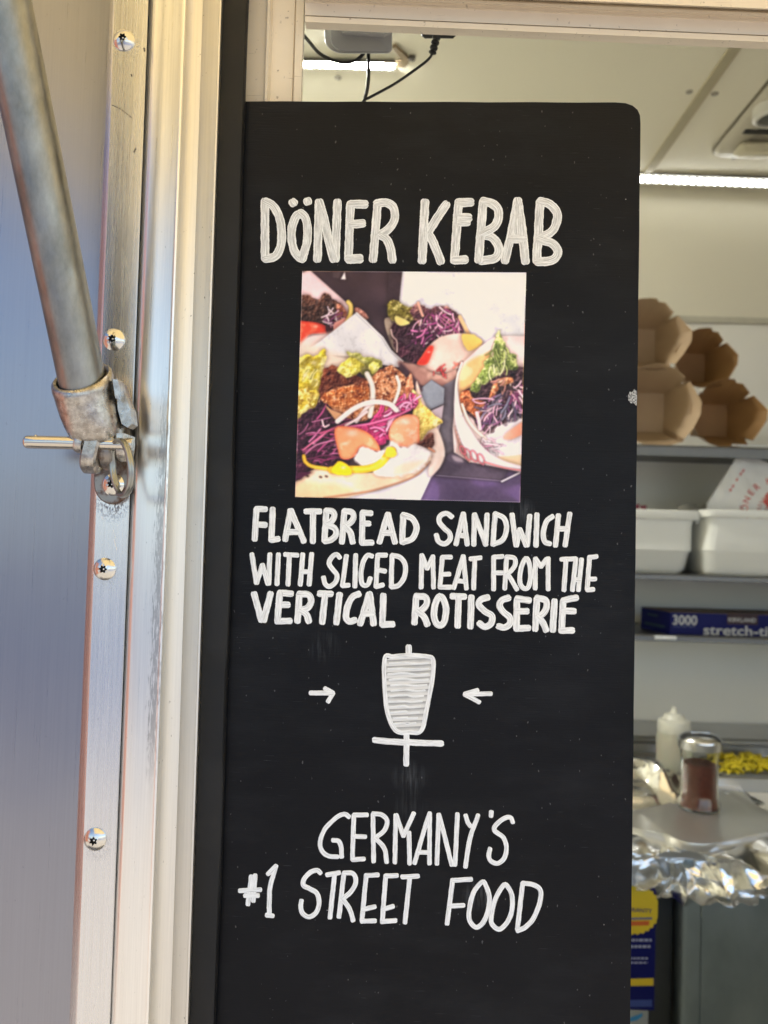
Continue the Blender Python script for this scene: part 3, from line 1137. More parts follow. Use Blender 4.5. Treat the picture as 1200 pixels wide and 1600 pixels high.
def strands(n, box, ang, length, cols, w=(4, 8), bend=.8):
    """a tangle of shredded strands inside a polygon-ish ellipse box = (cx, cy, rx, ry)"""
    cx, cy, rx, ry = box
    for _ in range(n):
        a = prng.uniform(0, 2 * PI)
        r = math.sqrt(prng.random())
        x, y = cx + rx * r * math.cos(a), cy + ry * r * math.sin(a)
        t = math.radians(ang[0] + prng.uniform(-ang[1], ang[1]))
        L = length * prng.uniform(.5, 1.2)
        b = prng.uniform(-bend, bend)
        pts = []
        for k in range(4):
            pts.append((x, y))
            x += math.cos(t) * L / 3
            y += math.sin(t) * L / 3
            t += b * .6
        c = prng.choice(cols)
        LN(pts, prng.uniform(*w), c, tuple(min(255, q * 1.25 + 12) for q in c))


# background, wall and far rolls
PG([(566, 38), (1160, 38), (1160, 620), (900, 480), (700, 420), (545, 230)], (221, 225, 228), curve=False,
   tex=[(150, .78, (180, 180, 184), .5), (8, .5, (208, 210, 224), .8)])
PG([(500, 30), (566, 30), (546, 230), (500, 260)], (52, 36, 44), curve=False)
PG([(296, 44), (277, 79), (301, 80)], (228, 220, 222), curve=False)
PG([(240, 44), (278, 44), (270, 75), (240, 70)], (90, 75, 80), curve=False, a=.5, cast=0)
PG([(60, 60), (133, 36), (318, 200), (300, 320), (60, 340)], (206, 182, 186), curve=False, edge=((170, 140, 140), 14, .5))
PG([(60, 165), (140, 158), (175, 172), (205, 150), (255, 178), (290, 215), (300, 300), (60, 310)], (58, 36, 30), warp=8, em=((50, 70), (90, 70), (150, 50)), rnd=16,
   tex=[(50, .5, (92, 58, 44), .8), (90, .6, (40, 24, 22), .9)])
PG([(262, 195), (300, 225), (300, 300), (255, 270)], (140, 84, 66), warp=8, em=((50, 70), (90, 70), (150, 50)), rnd=16, tex=[(50, .5, (190, 130, 105), .8)])
strands(34, (240, 265, 60, 24), (10, 70), 60, [(206, 140, 176), (150, 70, 120), (110, 40, 90), (228, 190, 205)], (4, 8))
LN([(222, 220), (243, 240)], 6, (235, 215, 215))
PG([(60, 285), (140, 278), (195, 292), (240, 315), (210, 335), (150, 335), (120, 350), (118, 385), (60, 395)], (212, 66, 44),
   edge=((150, 36, 26), 16, .6), tex=[(30, .55, (232, 110, 80), .7)])
PG([(205, 290), (245, 320), (240, 328), (212, 332)], (60, 25, 30), warp=4)
PG([(250, 280), (300, 262), (315, 285), (270, 315), (245, 320)], (218, 150, 138), warp=4)
PG([(125, 345), (220, 330), (270, 320), (240, 390), (150, 420), (80, 430), (80, 395)], (226, 204, 198), soft=20, cast=0)
LN([(312, 185), (325, 205), (322, 245), (300, 290)], 20, (222, 190, 88), (242, 220, 140))
PG([(345, 210), (385, 225), (410, 260), (380, 275), (350, 250)], (172, 120, 106), warp=6, em=((50, 70), (90, 70), (150, 50)), rnd=16)
# paper of the front wrap
PG([(350, 234), (395, 268), (470, 350), (510, 410), (572, 465), (548, 492), (470, 480), (400, 460), (300, 440), (170, 430), (120, 410), (180, 370)],
   (224, 225, 228), curve=False, soft=4, tex=[(90, .74, (196, 196, 200), .6), (8, .55, (214, 216, 224), .6)])
PG([(80, 395), (165, 388), (270, 430), (420, 455), (330, 500), (190, 520), (80, 500)], (232, 214, 194), soft=40, cast=0)
LN([(352, 236), (475, 352), (512, 412), (570, 464)], 6, (238, 238, 240), curve=False)
# roll behind, centre right
PG([(485, 262), (540, 268), (540, 330), (545, 420), (520, 400), (490, 320)], (150, 135, 120), tex=[(50, .5, (110, 95, 85), .8)])
PG([(520, 290), (560, 270), (640, 262), (740, 320), (715, 392), (670, 400), (640, 478), (580, 452), (545, 430), (515, 350)], (58, 26, 40),
   warp=6, em=((50, 70), (90, 70), (150, 50)), rnd=16, tex=[(30, .6, (86, 40, 60), .8)])
for k in range(7):
    x = 530 + k * 22
    LN([(x, 345 + k * 6), (x + 60, 385 + k * 9)], 3, (112, 76, 92))
LN([(513, 315), (520, 345), (540, 370), (541, 420)], 7, (212, 182, 172))
PG([(492, 215), (515, 180), (545, 180), (580, 205), (612, 222), (640, 262), (600, 278), (560, 268), (510, 262)], (126, 116, 48),
   warp=12, em=((50, 70), (90, 70), (150, 50)), rnd=16, tex=[(50, .5, (206, 196, 122), .9), (90, .62, (84, 74, 30), .9)])
PG([(532, 252), (560, 258), (602, 284), (560, 298), (534, 280)], (232, 216, 130))
PG([(605, 225), (640, 185), (655, 200), (690, 222), (740, 206), (790, 218), (832, 255), (850, 300), (840, 345), (760, 345), (680, 345), (640, 300)],
   (96, 58, 66), warp=12, em=((50, 70), (90, 70), (150, 50)), rnd=16, tex=[(50, .5, (176, 126, 118), .9), (90, .6, (52, 26, 36), .9)])
strands(60, (745, 275, 95, 70), (95, 70), 80, [(164, 80, 132), (206, 148, 176), (96, 40, 84), (140, 50, 110), (226, 190, 204), (78, 34, 62)], (5, 10))
strands(16, (680, 330, 60, 30), (120, 50), 70, [(120, 40, 100), (186, 96, 150), (64, 24, 50)], (6, 12))
LN([(640, 190), (655, 235), (662, 250)], 14, (206, 158, 140))
LN([(835, 255), (858, 300), (880, 345)], 18, (216, 178, 132))
PG([(640, 480), (668, 445), (690, 392), (740, 352), (800, 335), (870, 335), (940, 372), (900, 430), (848, 480), (820, 500), (750, 520), (700, 510)],
   (220, 192, 180), soft=6, tex=[(16, .5, (230, 208, 196), .7)])
PG([(545, 470), (590, 470), (650, 482), (740, 525), (820, 500), (812, 580), (740, 590), (640, 575), (600, 560)], (156, 116, 106), soft=14,
   tex=[(16, .55, (192, 158, 144), .7)])
PG([(840, 345), (880, 332), (930, 360), (935, 385), (890, 414), (862, 400)], (218, 186, 98), warp=4)
PG([(690, 392), (712, 395), (706, 425), (680, 478), (634, 476), (656, 440)], (190, 50, 38), edge=((226, 110, 84), 9, .6))
strands(9, (735, 512, 22, 10), (0, 90), 30, [(176, 60, 62)], (5, 7))
strands(6, (840, 480, 16, 14), (120, 60), 30, [(214, 110, 96)], (5, 7))
# steel stand
PG([(752, 580), (822, 540), (815, 900), (742, 930), (740, 690), (766, 640)], (92, 84, 94), curve=False, tex=[(16, .5, (106, 98, 108), .7)])
PG([(640, 600), (702, 548), (765, 590), (762, 664), (692, 694), (650, 650)], (112, 118, 130), curve=False, tex=[(8, .4, (136, 142, 152), .7)],
   edge=((66, 62, 74), 5, .8))
PG([(560, 470), (640, 560), (660, 600), (615, 610), (560, 520)], (70, 46, 56), soft=14, cast=0)
PG([(700, 695), (760, 668), (750, 740), (735, 800), (700, 760)], (176, 160, 170), curve=False)
PG([(640, 1130), (700, 1010), (740, 940), (790, 905), (900, 930), (1150, 985), (1150, 1140)], (84, 66, 98), curve=False,
   tex=[(8, .5, (104, 80, 128), .7)])
PG([(745, 925), (806, 885), (1060, 966), (1040, 1020), (730, 1000)], (76, 62, 80), curve=False, tex=[(16, .5, (92, 78, 96), .7)])
PG([(800, 905), (840, 915), (850, 935), (812, 930)], (168, 152, 164), soft=12, cast=0)
LN([(722, 998), (1030, 1024)], 4, (142, 126, 150), curve=False)
LN([(1032, 1027), (1116, 986)], 8, (240, 236, 242), curve=False)
# right wrap
PG([(1005, 345), (1150, 345), (1150, 985), (1050, 968), (880, 935), (808, 890), (802, 780), (820, 560), (850, 470), (930, 395)], (230, 212, 208), curve=False)
PG([(832, 530), (870, 470), (940, 430), (990, 420), (960, 520), (900, 640), (840, 700)], (228, 182, 122), soft=18, cast=0, tex=[(16, .55, (238, 206, 160), .8)])
PG([(836, 610), (880, 596), (930, 560), (1010, 520), (1150, 500), (1150, 760), (1040, 800), (960, 800), (900, 750), (860, 690)], (68, 44, 52), warp=10, em=((50, 70), (90, 70), (150, 50)), rnd=16,
   tex=[(50, .55, (104, 74, 84), .8), (90, .62, (40, 24, 34), .9)])
PG([(1016, 316), (1034, 345), (1055, 400), (1115, 470), (1100, 505), (1040, 505), (1000, 535), (945, 570), (925, 610), (890, 618), (892, 585), (930, 520),
    (955, 470), (985, 430), (1000, 370)], (128, 146, 74), warp=14, em=((50, 70), (90, 70), (150, 50)), rnd=16, tex=[(50, .5, (206, 214, 142), .9), (90, .6, (70, 82, 40), .8), (16, .55, (184, 196, 126), .7)])
strands(26, (1015, 440, 50, 70), (80, 50), 60, [(222, 226, 166), (176, 190, 110), (96, 112, 56)], (4, 7))
PG([(968, 632), (985, 575), (1020, 545), (1075, 538), (1082, 560), (1030, 582), (1000, 620), (985, 650)], (218, 140, 96), warp=8, em=((50, 70), (90, 70), (150, 50)), rnd=16,
   tex=[(90, .6, (150, 80, 50), .9), (50, .6, (238, 184, 140), .8)])
PG([(836, 612), (880, 606), (910, 645), (950, 660), (955, 705), (930, 745), (895, 715), (850, 665)], (168, 92, 54), warp=10, em=((50, 70), (90, 70), (150, 50)), rnd=16,
   tex=[(90, .55, (212, 140, 96), .8), (50, .6, (104, 50, 30), .9)])
strands(60, (1035, 680, 85, 80), (120, 70), 90, [(222, 160, 190), (150, 90, 140), (98, 50, 96), (118, 116, 136), (84, 72, 96), (232, 196, 212)], (5, 10))
strands(16, (1100, 600, 30, 40), (30, 60), 70, [(230, 180, 196), (206, 130, 166), (110, 40, 90)], (7, 12))
strands(12, (1050, 560, 50, 24), (90, 70), 40, [(226, 196, 184), (60, 44, 48), (170, 120, 110)], (5, 9))
PG([(950, 830), (1000, 790), (1060, 750), (1150, 745), (1150, 930), (1060, 930), (990, 900), (945, 870)], (234, 230, 238), soft=14, warp=14, em=((30, 60), (50, 40)), rnd=0)
PG([(1040, 815), (1120, 752), (1150, 745), (1150, 790), (1075, 830)], (230, 154, 126), soft=6)
LN([(846, 665), (875, 740), (915, 790), (960, 830)], 13, (238, 222, 204), (246, 236, 226))
LN([(915, 705), (925, 745), (930, 780)], 17, (232, 196, 212))
strands(26, (965, 850, 50, 45), (60, 70), 60, [(214, 132, 170), (236, 206, 220), (226, 170, 190)], (4, 7))
PG([(1010, 915), (1080, 905), (1150, 905), (1150, 965), (1080, 952)], (234, 206, 166), soft=10, cast=0)
PG([(818, 545), (842, 700), (890, 790), (955, 875), (1040, 928), (1150, 962), (1150, 985), (1050, 968), (960, 945), (880, 905), (830, 820), (808, 700)],
   (232, 226, 232), soft=5, edge=((206, 188, 192), 8, .5))
LN([(845, 470), (822, 545), (820, 640), (842, 715)], 9, (244, 240, 242))
for k in range(7):
    LN([(812 + k * 7, 770 + k * 20), (826 + k * 8, 850 + k * 12), (822 + k * 10, 890 + k * 8)], 3.5, (226, 164, 150))
for cx_, cy_, r_ in ((872, 900, 26), (902, 908, 26), (935, 922, 24), (850, 880, 20)):
    LN([(cx_ + r_ * .55 * math.cos(a) + math.sin(a) * 8, cy_ + r_ * math.sin(a)) for a in np.linspace(0, 2 * PI, 9)], 5, (214, 104, 118))
LN([(950, 935), (1040, 962), (1125, 975)], 6, (222, 120, 124))
# front wrap: lower paper and bread
PG([(690, 880), (755, 840), (766, 905), (742, 962), (700, 1010), (648, 1120), (230, 1120), (420, 1070), (600, 1000)], (222, 222, 230), curve=False)
PG([(630, 560), (662, 640), (700, 720), (742, 800), (766, 890), (742, 960), (690, 1000), (690, 890), (640, 820)], (224, 202, 188), soft=8, tex=[(16, .6, (234, 218, 208), .6)])
PG([(50, 1015), (120, 965), (240, 972), (420, 985), (560, 950), (650, 905), (694, 895), (694, 935), (620, 1004), (450, 1066), (240, 1112), (50, 1110)],
   (234, 206, 172), soft=5, tex=[(16, .55, (240, 220, 194), .7)])
PG([(50, 1040), (150, 1030), (330, 1060), (240, 1112), (50, 1110)], (236, 196, 148), soft=30, a=.8, cast=0)
LN([(200, 1104), (330, 1086), (450, 1064), (620, 1004), (694, 936)], 5, (186, 122, 92))
for x, y in ((180, 1005), (207, 1002), (118, 1000)):
    LN([(x, y), (x + 6, y + 2)], 7, (60, 36, 30))
# dark purple cabbage on the left
PG([(50, 725), (110, 690), (190, 640), (280, 700), (330, 770), (280, 930), (150, 970), (50, 1015)], (54, 18, 40), warp=6, em=((50, 70), (90, 70), (150, 50)), rnd=16, tex=[(30, .55, (84, 28, 62), .8)])
strands(50, (165, 840, 110, 110), (-20, 35), 120, [(120, 36, 84), (160, 60, 116), (84, 24, 62), (40, 12, 32), (190, 100, 150)], (4, 9), .5)
LN([(100, 880), (220, 790), (330, 745), (400, 720)], 9, (206, 100, 142))
LN([(180, 800), (300, 765)], 8, (186, 72, 120))
LN([(110, 900), (165, 855), (260, 830)], 7, (206, 120, 164))
LN([(190, 740), (200, 770), (222, 762)], 8, (232, 200, 206))
PG([(60, 1015), (80, 985), (140, 985), (80, 1012)], (80, 24, 60))
# lettuce left
PG([(60, 480), (110, 440), (150, 430), (195, 403), (208, 440), (206, 500), (196, 545), (190, 600), (180, 630), (145, 650), (120, 690), (60, 730)], (212, 192, 54),
   warp=10, em=((50, 70), (90, 70), (150, 50)), rnd=16, tex=[(30, .5, (240, 230, 130), .9), (50, .6, (168, 146, 34), .8), (16, .6, (246, 240, 180), .7)])
for k in range(16):
    x, y = 95 + (k * 37) % 95, 460 + (k * 53) % 210
    LN([(x, y + 30), (x + 8, y + 8), (x + 26, y - 14)], 5, (246, 236, 160) if k % 2 else (176, 152, 40))
PG([(60, 600), (120, 590), (170, 600), (180, 640), (130, 690), (60, 726)], (196, 172, 60), warp=12, em=((50, 70), (90, 70), (150, 50)), rnd=16, tex=[(50, .5, (236, 222, 140), .9), (90, .6, (140, 112, 36), .9)])
# meat
PG([(190, 520), (225, 495), (265, 486), (330, 520), (420, 560), (300, 600), (190, 650)], (92, 42, 26), warp=8, em=((50, 70), (90, 70), (150, 50)), rnd=16, tex=[(50, .55, (130, 70, 44), .8)])
PG([(188, 640), (215, 600), (290, 580), (380, 565), (430, 520), (500, 488), (560, 510), (606, 580), (616, 670), (540, 700), (440, 730), (330, 740), (280, 710), (225, 672)],
   (188, 122, 82), warp=9, em=((50, 70), (90, 70), (150, 50)), rnd=16, tex=[(30, .55, (206, 146, 106), .8), (50, .62, (120, 60, 34), .95), (90, .66, (86, 40, 26), .9), (150, .72, (236, 196, 160), .9)])
PG([(205, 610), (300, 588), (400, 590), (400, 660), (330, 700), (250, 680), (195, 640)], (178, 98, 44), warp=10, em=((50, 70), (90, 70), (150, 50)), rnd=16, a=.7, cast=0,
   tex=[(90, .6, (112, 52, 24), .9), (150, .7, (232, 180, 120), .9)])
PG([(585, 545), (606, 522), (618, 600), (612, 662), (588, 660), (575, 600)], (216, 152, 116), warp=8, em=((50, 70), (90, 70), (150, 50)), rnd=16, tex=[(90, .6, (150, 84, 58), .9)])
PG([(205, 672), (235, 690), (290, 715), (278, 745), (250, 735)], (204, 152, 112), soft=4)
# lettuce right of the paper
PG([(305, 420), (360, 432), (440, 445), (478, 482), (440, 508), (410, 540), (380, 520), (330, 470)], (150, 152, 70), warp=8, em=((50, 70), (90, 70), (150, 50)), rnd=16, tex=[(50, .55, (196, 194, 120), .8)])
PG([(263, 505), (290, 462), (330, 450), (388, 480), (362, 510), (320, 542)], (212, 202, 84), warp=6, em=((50, 70), (90, 70), (150, 50)), rnd=16, tex=[(30, .55, (236, 228, 140), .9), (50, .6, (160, 148, 48), .8)])
PG([(408, 475), (440, 462), (462, 490), (430, 518), (408, 510)], (214, 212, 100), warp=6, em=((50, 70), (90, 70), (150, 50)), rnd=16, tex=[(50, .55, (238, 234, 150), .8)])
PG([(380, 510), (410, 500), (420, 530), (395, 545)], (84, 84, 36), soft=8)
PG([(612, 600), (640, 620), (655, 660), (700, 702), (754, 740), (738, 768), (690, 790), (640, 830), (620, 720)], (222, 198, 108), warp=6, em=((50, 70), (90, 70), (150, 50)), rnd=16,
   tex=[(30, .55, (238, 222, 140), .9), (50, .65, (196, 164, 74), .8)])
# bright pink cabbage
PG([(330, 772), (440, 740), (520, 700), (620, 640), (634, 668), (600, 700), (530, 735), (510, 800), (480, 855), (440, 850), (380, 800)], (200, 52, 122), warp=6, em=((50, 70), (90, 70), (150, 50)), rnd=16)
strands(46, (470, 765, 70, 60), (-25, 60), 80, [(232, 110, 166), (206, 50, 122), (170, 30, 100), (244, 170, 204)], (6, 11))
strands(26, (575, 675, 50, 32), (-40, 60), 60, [(236, 110, 166), (206, 40, 116), (246, 150, 194)], (6, 10))
LN([(300, 772), (420, 755), (540, 718), (600, 690)], 11, (224, 84, 150), (240, 140, 190))
# white onion
LN([(400, 522), (424, 575), (427, 640), (414, 720)], 24, (226, 214, 200), (242, 236, 228))
LN([(540, 535), (552, 578), (540, 630), (522, 668)], 15, (236, 224, 214), (246, 240, 236))
LN([(350, 745), (400, 680), (425, 660)], 18, (232, 210, 208), (244, 230, 228))
LN([(300, 765), (360, 730), (400, 700)], 12, (238, 214, 216))
LN([(262, 745), (340, 685), (420, 655), (500, 662), (538, 692)], 24, (238, 222, 220), (248, 240, 238))
# tomato wedges
PG([(250, 778), (330, 772), (405, 798), (452, 850), (458, 886), (400, 872), (368, 868), (340, 912), (285, 922), (264, 880)], (238, 152, 108), soft=4,
   edge=((222, 96, 60), 14, .7), tex=[(30, .6, (246, 182, 140), .7)])
PG([(504, 790), (530, 738), (590, 712), (640, 728), (645, 790), (640, 862), (570, 866), (512, 842)], (240, 158, 120), soft=4,
   edge=((226, 100, 66), 12, .6), tex=[(50, .6, (248, 190, 156), .7)])
# sauce, pepper, olive
PG([(335, 915), (362, 872), (400, 868), (460, 888), (520, 850), (575, 862), (640, 858), (692, 896), (670, 940), (600, 985), (500, 1002), (400, 975)],
   (240, 238, 238), soft=14, warp=14, em=((30, 60), (50, 40)), rnd=0, tex=[(16, .6, (228, 222, 214), .7)])
PG([(540, 950), (640, 930), (672, 930), (600, 986), (520, 1000)], (236, 224, 196), soft=24, cast=0)
PG([(636, 852), (668, 822), (692, 804), (716, 812), (708, 860), (694, 876), (664, 866)], (84, 44, 34), warp=6, em=((50, 70), (90, 70), (150, 50)), rnd=16)
LN([(690, 870), (716, 886)], 9, (196, 130, 100))
LN([(104, 908), (112, 935), (140, 955), (190, 964), (245, 972)], 18, (222, 168, 40), (242, 206, 84))
LN([(235, 972), (300, 970), (400, 968), (460, 945), (500, 900), (520, 882)], 34, (236, 190, 36), (248, 222, 80), soft=5)
PG([(232, 985), (262, 935), (310, 948), (330, 990), (280, 1000)], (238, 190, 20), warp=4)
PG([(488, 905), (492, 872), (520, 866), (538, 895), (520, 915)], (240, 206, 52), warp=5)
# wet highlights
for x, y, w, k in ((330, 800, 26, .5), (300, 850, 14, .4), (575, 745, 24, .5), (610, 800, 14, .4), (150, 470, 18, .5), (110, 530, 14, .4), (320, 480, 14, .5),
                   (430, 600, 10, .4), (520, 560, 12, .4), (250, 640, 10, .5), (300, 620, 8, .4), (1030, 800, 50, .35), (290, 962, 12, .6), (470, 920, 10, .6),
                   (160, 300, 12, .4), (690, 420, 8, .5), (1000, 610, 8, .4), (720, 760, 12, .4), (250, 860, 8, .3), (150, 850, 8, .3)):
    g_ = np.exp(-(((PU - x) / w) ** 2 + ((PV - y) / (w * .6)) ** 2)) * k
    IMG = IMG * (1 - g_[..., None]) + np.array((255, 246, 236)) * g_[..., None]
# print grain
IMG += (NZ[150] - .5)[..., None] * 3 + (NZ[8] - .5)[..., None] * 8
IMG[..., 1] += .16 * np.clip(np.minimum(IMG[..., 0], IMG[..., 2]) - IMG[..., 1], 0, None)
IMG = np.clip(IMG, 4, 252)
k_ = IMG / 255
IMG = 255 * (k_ + .35 * (k_ * k_ * (3 - 2 * k_) - k_))
IMG *= (1 + (NZ[8] - .5) * .22)[..., None]
for _ in range(1):                        # the soft focus of a small print
    IMG = (IMG + np.roll(IMG, 1, 0) + np.roll(IMG, -1, 0) + np.roll(IMG, 1, 1) + np.roll(IMG, -1, 1)) / 5
IMG = (IMG + np.roll(IMG, 2, 0) + np.roll(IMG, -2, 0) + np.roll(IMG, 2, 1) + np.roll(IMG, -2, 1)) / 5
IMG = np.clip(IMG * np.array([1.05, 1.03, 1.06]) + 14, 3, 254)
small = IMG.reshape(PN, SS, PN, SS, 3).mean((1, 3)) / 255
lin = np.where(small > .04045, ((small + .055) / 1.055) ** 2.4, small / 12.92)
lin = np.clip(lin * 1.02, 0, .9)

g = (np.arange(PN + 1)) / PN
gs, gt = np.meshgrid(g, g)
gp = sheet(gs, gt)
vs = []
for j in range(PN + 1):
    for i in range(PN + 1):
        x, y = gp[j, i]
        wob = .00028 + .00018 * mnoise.noise(Vector((i * .018, j * .018, 2))) + .00010 * mnoise.noise(Vector((i * .07, j * .07, 7)))
        if i < 8:
            wob += .0003 * (1 - i / 8) ** 2 * max(0, mnoise.noise(Vector((4, j * .03, 0))))
        vs.append(at(440 + x / 3, 410 + y / 3, BY - wob))
fs = []
for j in range(PN):
    for i in range(PN):
        a = j * (PN + 1) + i
        fs.append((a, a + 1, a + PN + 2, a + PN + 1))
rim = [i for i in range(PN + 1)] + [j * (PN + 1) + PN for j in range(1, PN + 1)] + [PN * (PN + 1) + i for i in range(PN - 1, -1, -1)] + \
      [j * (PN + 1) for j in range(PN - 1, 0, -1)]
m0 = len(vs)
nq = len(fs)
vs += [Vector((vs[r].x, BY + .0001, vs[r].z)) for r in rim]
for k in range(len(rim)):
    k2 = (k + 1) % len(rim)
    fs.append((rim[k], rim[k2], m0 + k2, m0 + k))
mb = MB()
mb.add(vs, fs)
mb.m = [0] * nq + [1] * (len(fs) - nq)
t = NT('photo_print')
ca = t.n('ShaderNodeVertexColor', layer_name='print')
t.set(base=ca.outputs[0], rough=.27, spec=.22)
t.bump(t.noise((1, 1, 1), 420, 3), .03, .0004)
ph = build('food_photo', mb, [t.mat, plain('print_edge', (.7, .68, .66), .6)], sign, smooth=60)
att = ph.data.color_attributes.new('print', 'FLOAT_COLOR', 'CORNER')
fl = np.ones((len(ph.data.loops), 4), np.float32)
pv = np.empty(len(ph.data.polygons), np.int32)
ph.data.polygons.foreach_get('loop_start', pv)
flat = lin.reshape(-1, 3)
for k in range(4):
    fl[pv[:nq] + k, :3] = flat
att.data.foreach_set('color', fl.ravel())

# ------------------------------------------------------------------ hatch strut with its clevis, pin and bracket
t = NT('galvanised_tube')
b1 = t.noise((55, 55, 22), 1, 5, .65)
c = t.mix(t.ramp(b1, [(.35, 0), (.68, 1)]), (.19, .195, .185), (.36, .365, .345))
t.set(base=c, metal=1.0, rough=t.ramp(t.noise((1, 1, 1), 120, 4), [(.3, .30), (.7, .48)]))
t.bump(t.noise((1, 1, 1), 260, 4), .15, .0006)
M['galv'] = t.mat
t = NT('cast_alloy')
c = t.mix(t.ramp(t.noise((1, 1, 1), 260, 5, .7), [(.38, 0), (.62, 1)]), (.34, .315, .285), (.58, .56, .52))
c = t.mix(t.ramp(t.noise((1, 1, 1), 90, 4), [(.55, 0), (.75, .4)]), c, (.26, .18, .13))
t.set(base=c, metal=1.0, rough=t.ramp(t.noise((1, 1, 1), 340, 4), [(.3, .24), (.7, .38)]))
t.bump(t.noise((1, 1, 1), 600, 4, .6), .2, .0005)
M['cast'] = t.mat
t = NT('bracket_steel')
rust = t.ramp(t.noise((1, 1, 1), 170, 5), [(.50, 0), (.66, 1)])
t.set(base=t.mix(rust, (.30, .275, .25), (.10, .05, .03)), metal=t.ramp(rust, [(0, .95), (1, .35)]), rough=t.ramp(rust, [(0, .34), (1, .62)]))
t.bump(rust, .25, .0005)
M['bracket'] = t.mat
t = NT('polished_pin')
t.set(base=(.66, .62, .54), metal=1.0, rough=t.ramp(t.noise((300, 40, 300), 1, 3), [(.3, .10), (.7, .24)]))
M['pin'] = t.mat

P0 = at(129, 597, .4385)
P1 = at(7, 0, .383)
ax = (P1 - P0).normalized()
hatch_t = 0.0
# where the strut meets the hatch underside
hp = Vector((0, hy0, hz0))
kk = (hp - P0).dot(Vector((0, -hd_.z, hd_.y))) / ax.dot(Vector((0, -hd_.z, hd_.y)))
P2 = P0 + ax * (kk - .004)
strut = empty('hatch_strut', P0, category='strut', label='round galvanised hatch strut with cast end fitting, locking pin and split ring')
tr = 36.6 / 1200 * .4385 * math.cos(math.radians(11))
mb = MB()
nt = 24
mb.lathe([(tr, -.012 + (kk + .008) * k / nt) for k in range(nt + 1)], P0, 40, axis=ax)
build('tube', mb, M['galv'], strut)
# socket: round rim with a bore, flattened front, narrowing to a fork
side = Vector((1, 0, 0))
side = (side - ax * side.dot(ax)).normalized()
fwd = ax.cross(side).normalized()
if fwd.y > 0:
    fwd = -fwd


def sock_ring(r, h, flat, sx=1.0, off=0.0, n=48, tilt=0.0):
    out = []
    for k in range(n):
        a = 2 * PI * k / n
        x, y = math.cos(a), math.sin(a)
        e = flat
        xx = math.copysign(abs(x) ** e, x) * r * sx
        yy = math.copysign(abs(y) ** e, y) * r
        out.append(P0 + ax * (h - yy * tilt) + side * (xx + off) + fwd * yy)
    return out


ro = tr * 1.28
mb = MB()
rr_ = [sock_ring(tr * 1.05, -.010, 1.0, tilt=.42), sock_ring(tr * 1.05, .0015, 1.0, tilt=.42), sock_ring(tr * 1.10, .0030, 1.0, tilt=.42),
       sock_ring(tr * 1.20, .0034, 1.0, tilt=.42), sock_ring(ro * 1.02, .0022, 1.0, tilt=.42), sock_ring(ro * 1.04, -.0005, 1.0, tilt=.40),
       sock_ring(ro * 1.01, -.003, .97, tilt=.36), sock_ring(ro * .99, -.009, .9, 1.0, .0004, tilt=.25),
       sock_ring(ro * .97, -.017, .82, 1.0, .0012, tilt=.12), sock_ring(ro * .95, -.024, .78, 1.0, .0022), sock_ring(ro * .89, -.030, .76, 1.0, .0030),
       sock_ring(ro * .76, -.0345, .78, 1.0, .0042), sock_ring(ro * .54, -.0385, .82, 1.0, .005), sock_ring(ro * .30, -.041, .85, 1.0, .0055)]
mb.loft(rr_, True, True)
sock = build('socket', mb, M['cast'], strut, smooth=50)
# raised shoulder on the right of the socket
mb = MB()
pts = [(181, 590), (190, 600), (199, 628), (204, 640), (206, 662), (199, 668), (190, 662), (184, 640)]
mb.prism([at(x, y, .4405) for x, y in pts], (0, .010, 0))
pts = [(176, 592), (184, 594), (189, 612), (188, 626), (180, 622)]
mb.prism([at(x, y, .4345) for x, y in pts], (0, .010, 0))
build('shoulder', mb, M['cast'], strut, smooth=30)


def ear(cx0, cx1, ytop, yc, yb, Y0, Y1, lean):
    """rounded lug seen edge-on: a slab between px cx0..cx1, from ytop to a rounded foot at yb, deep Y0..Y1"""
    Yc, ry = (Y0 + Y1) / 2, (Y1 - Y0) / 2
    prof = [(0, ytop, Y0), (0, ytop, Y1)]
    za, zc = at(cx0, ytop, Yc).z, at(cx0, yc, Yc).z
    zb = at(cx0, yb, Yc).z
    xl, xr = at(cx0, yc, Yc).x, at(cx1, yc, Yc).x
    out = [(Y0, za), (Y1, za)]
    for k in range(13):
        a = PI * k / 12
        out.append((Yc + ry * math.cos(a), zc - (zc - zb) * math.sin(a)))
    mb = MB()
    b = .0012
    rings = []
    for x, s in ((xl, .88), (xl + b, 1), (xr - b, 1), (xr, .88)):
        rings.append([Vector((x - (z - zc) * lean, Yc + (y - Yc) * s, zc + (z - zc) * (s if z < zc else 1))) for y, z in out])
    mb.loft(rings)
    return mb


build('fork_lug', ear(136, 161, 688, 712, 740, .4345, .4560, -.18), M['cast'], strut, smooth=40)
build('fork_lug', ear(187, 203, 680, 702, 722, .4375, .4560, .0), M['cast'], strut, smooth=40)
# bracket screwed to the bar, with a tongue between the lugs
mb = MB()
pl = [(147, 640), (204, 640), (203, 752)]
for k in range(11):
    a = PI * k / 10
    pl.append((174.5 + 28.5 * math.cos(a), 757 + 31 * math.sin(a)))
pl += [(146, 752)]
fr = [at(x, y, .4616) for x, y in pl]
cxp = sum(fr, Vector()) / len(fr)
mb.loft([[p + Vector((0, .0041, 0)) for p in fr], [p + Vector((0, .001, 0)) for p in fr], [p + (cxp - p).normalized() * .0009 for p in fr]])
brk = build('bracket', mb, M['bracket'], strut, smooth=40)
build('tongue', ear(163, 184, 680, 706, 735, .4385, .462, 0), M['bracket'], strut, smooth=40)
s = copy_at(s0, strut, at(177, 757, .4616))
s.rotation_euler = (0, .3, 0)
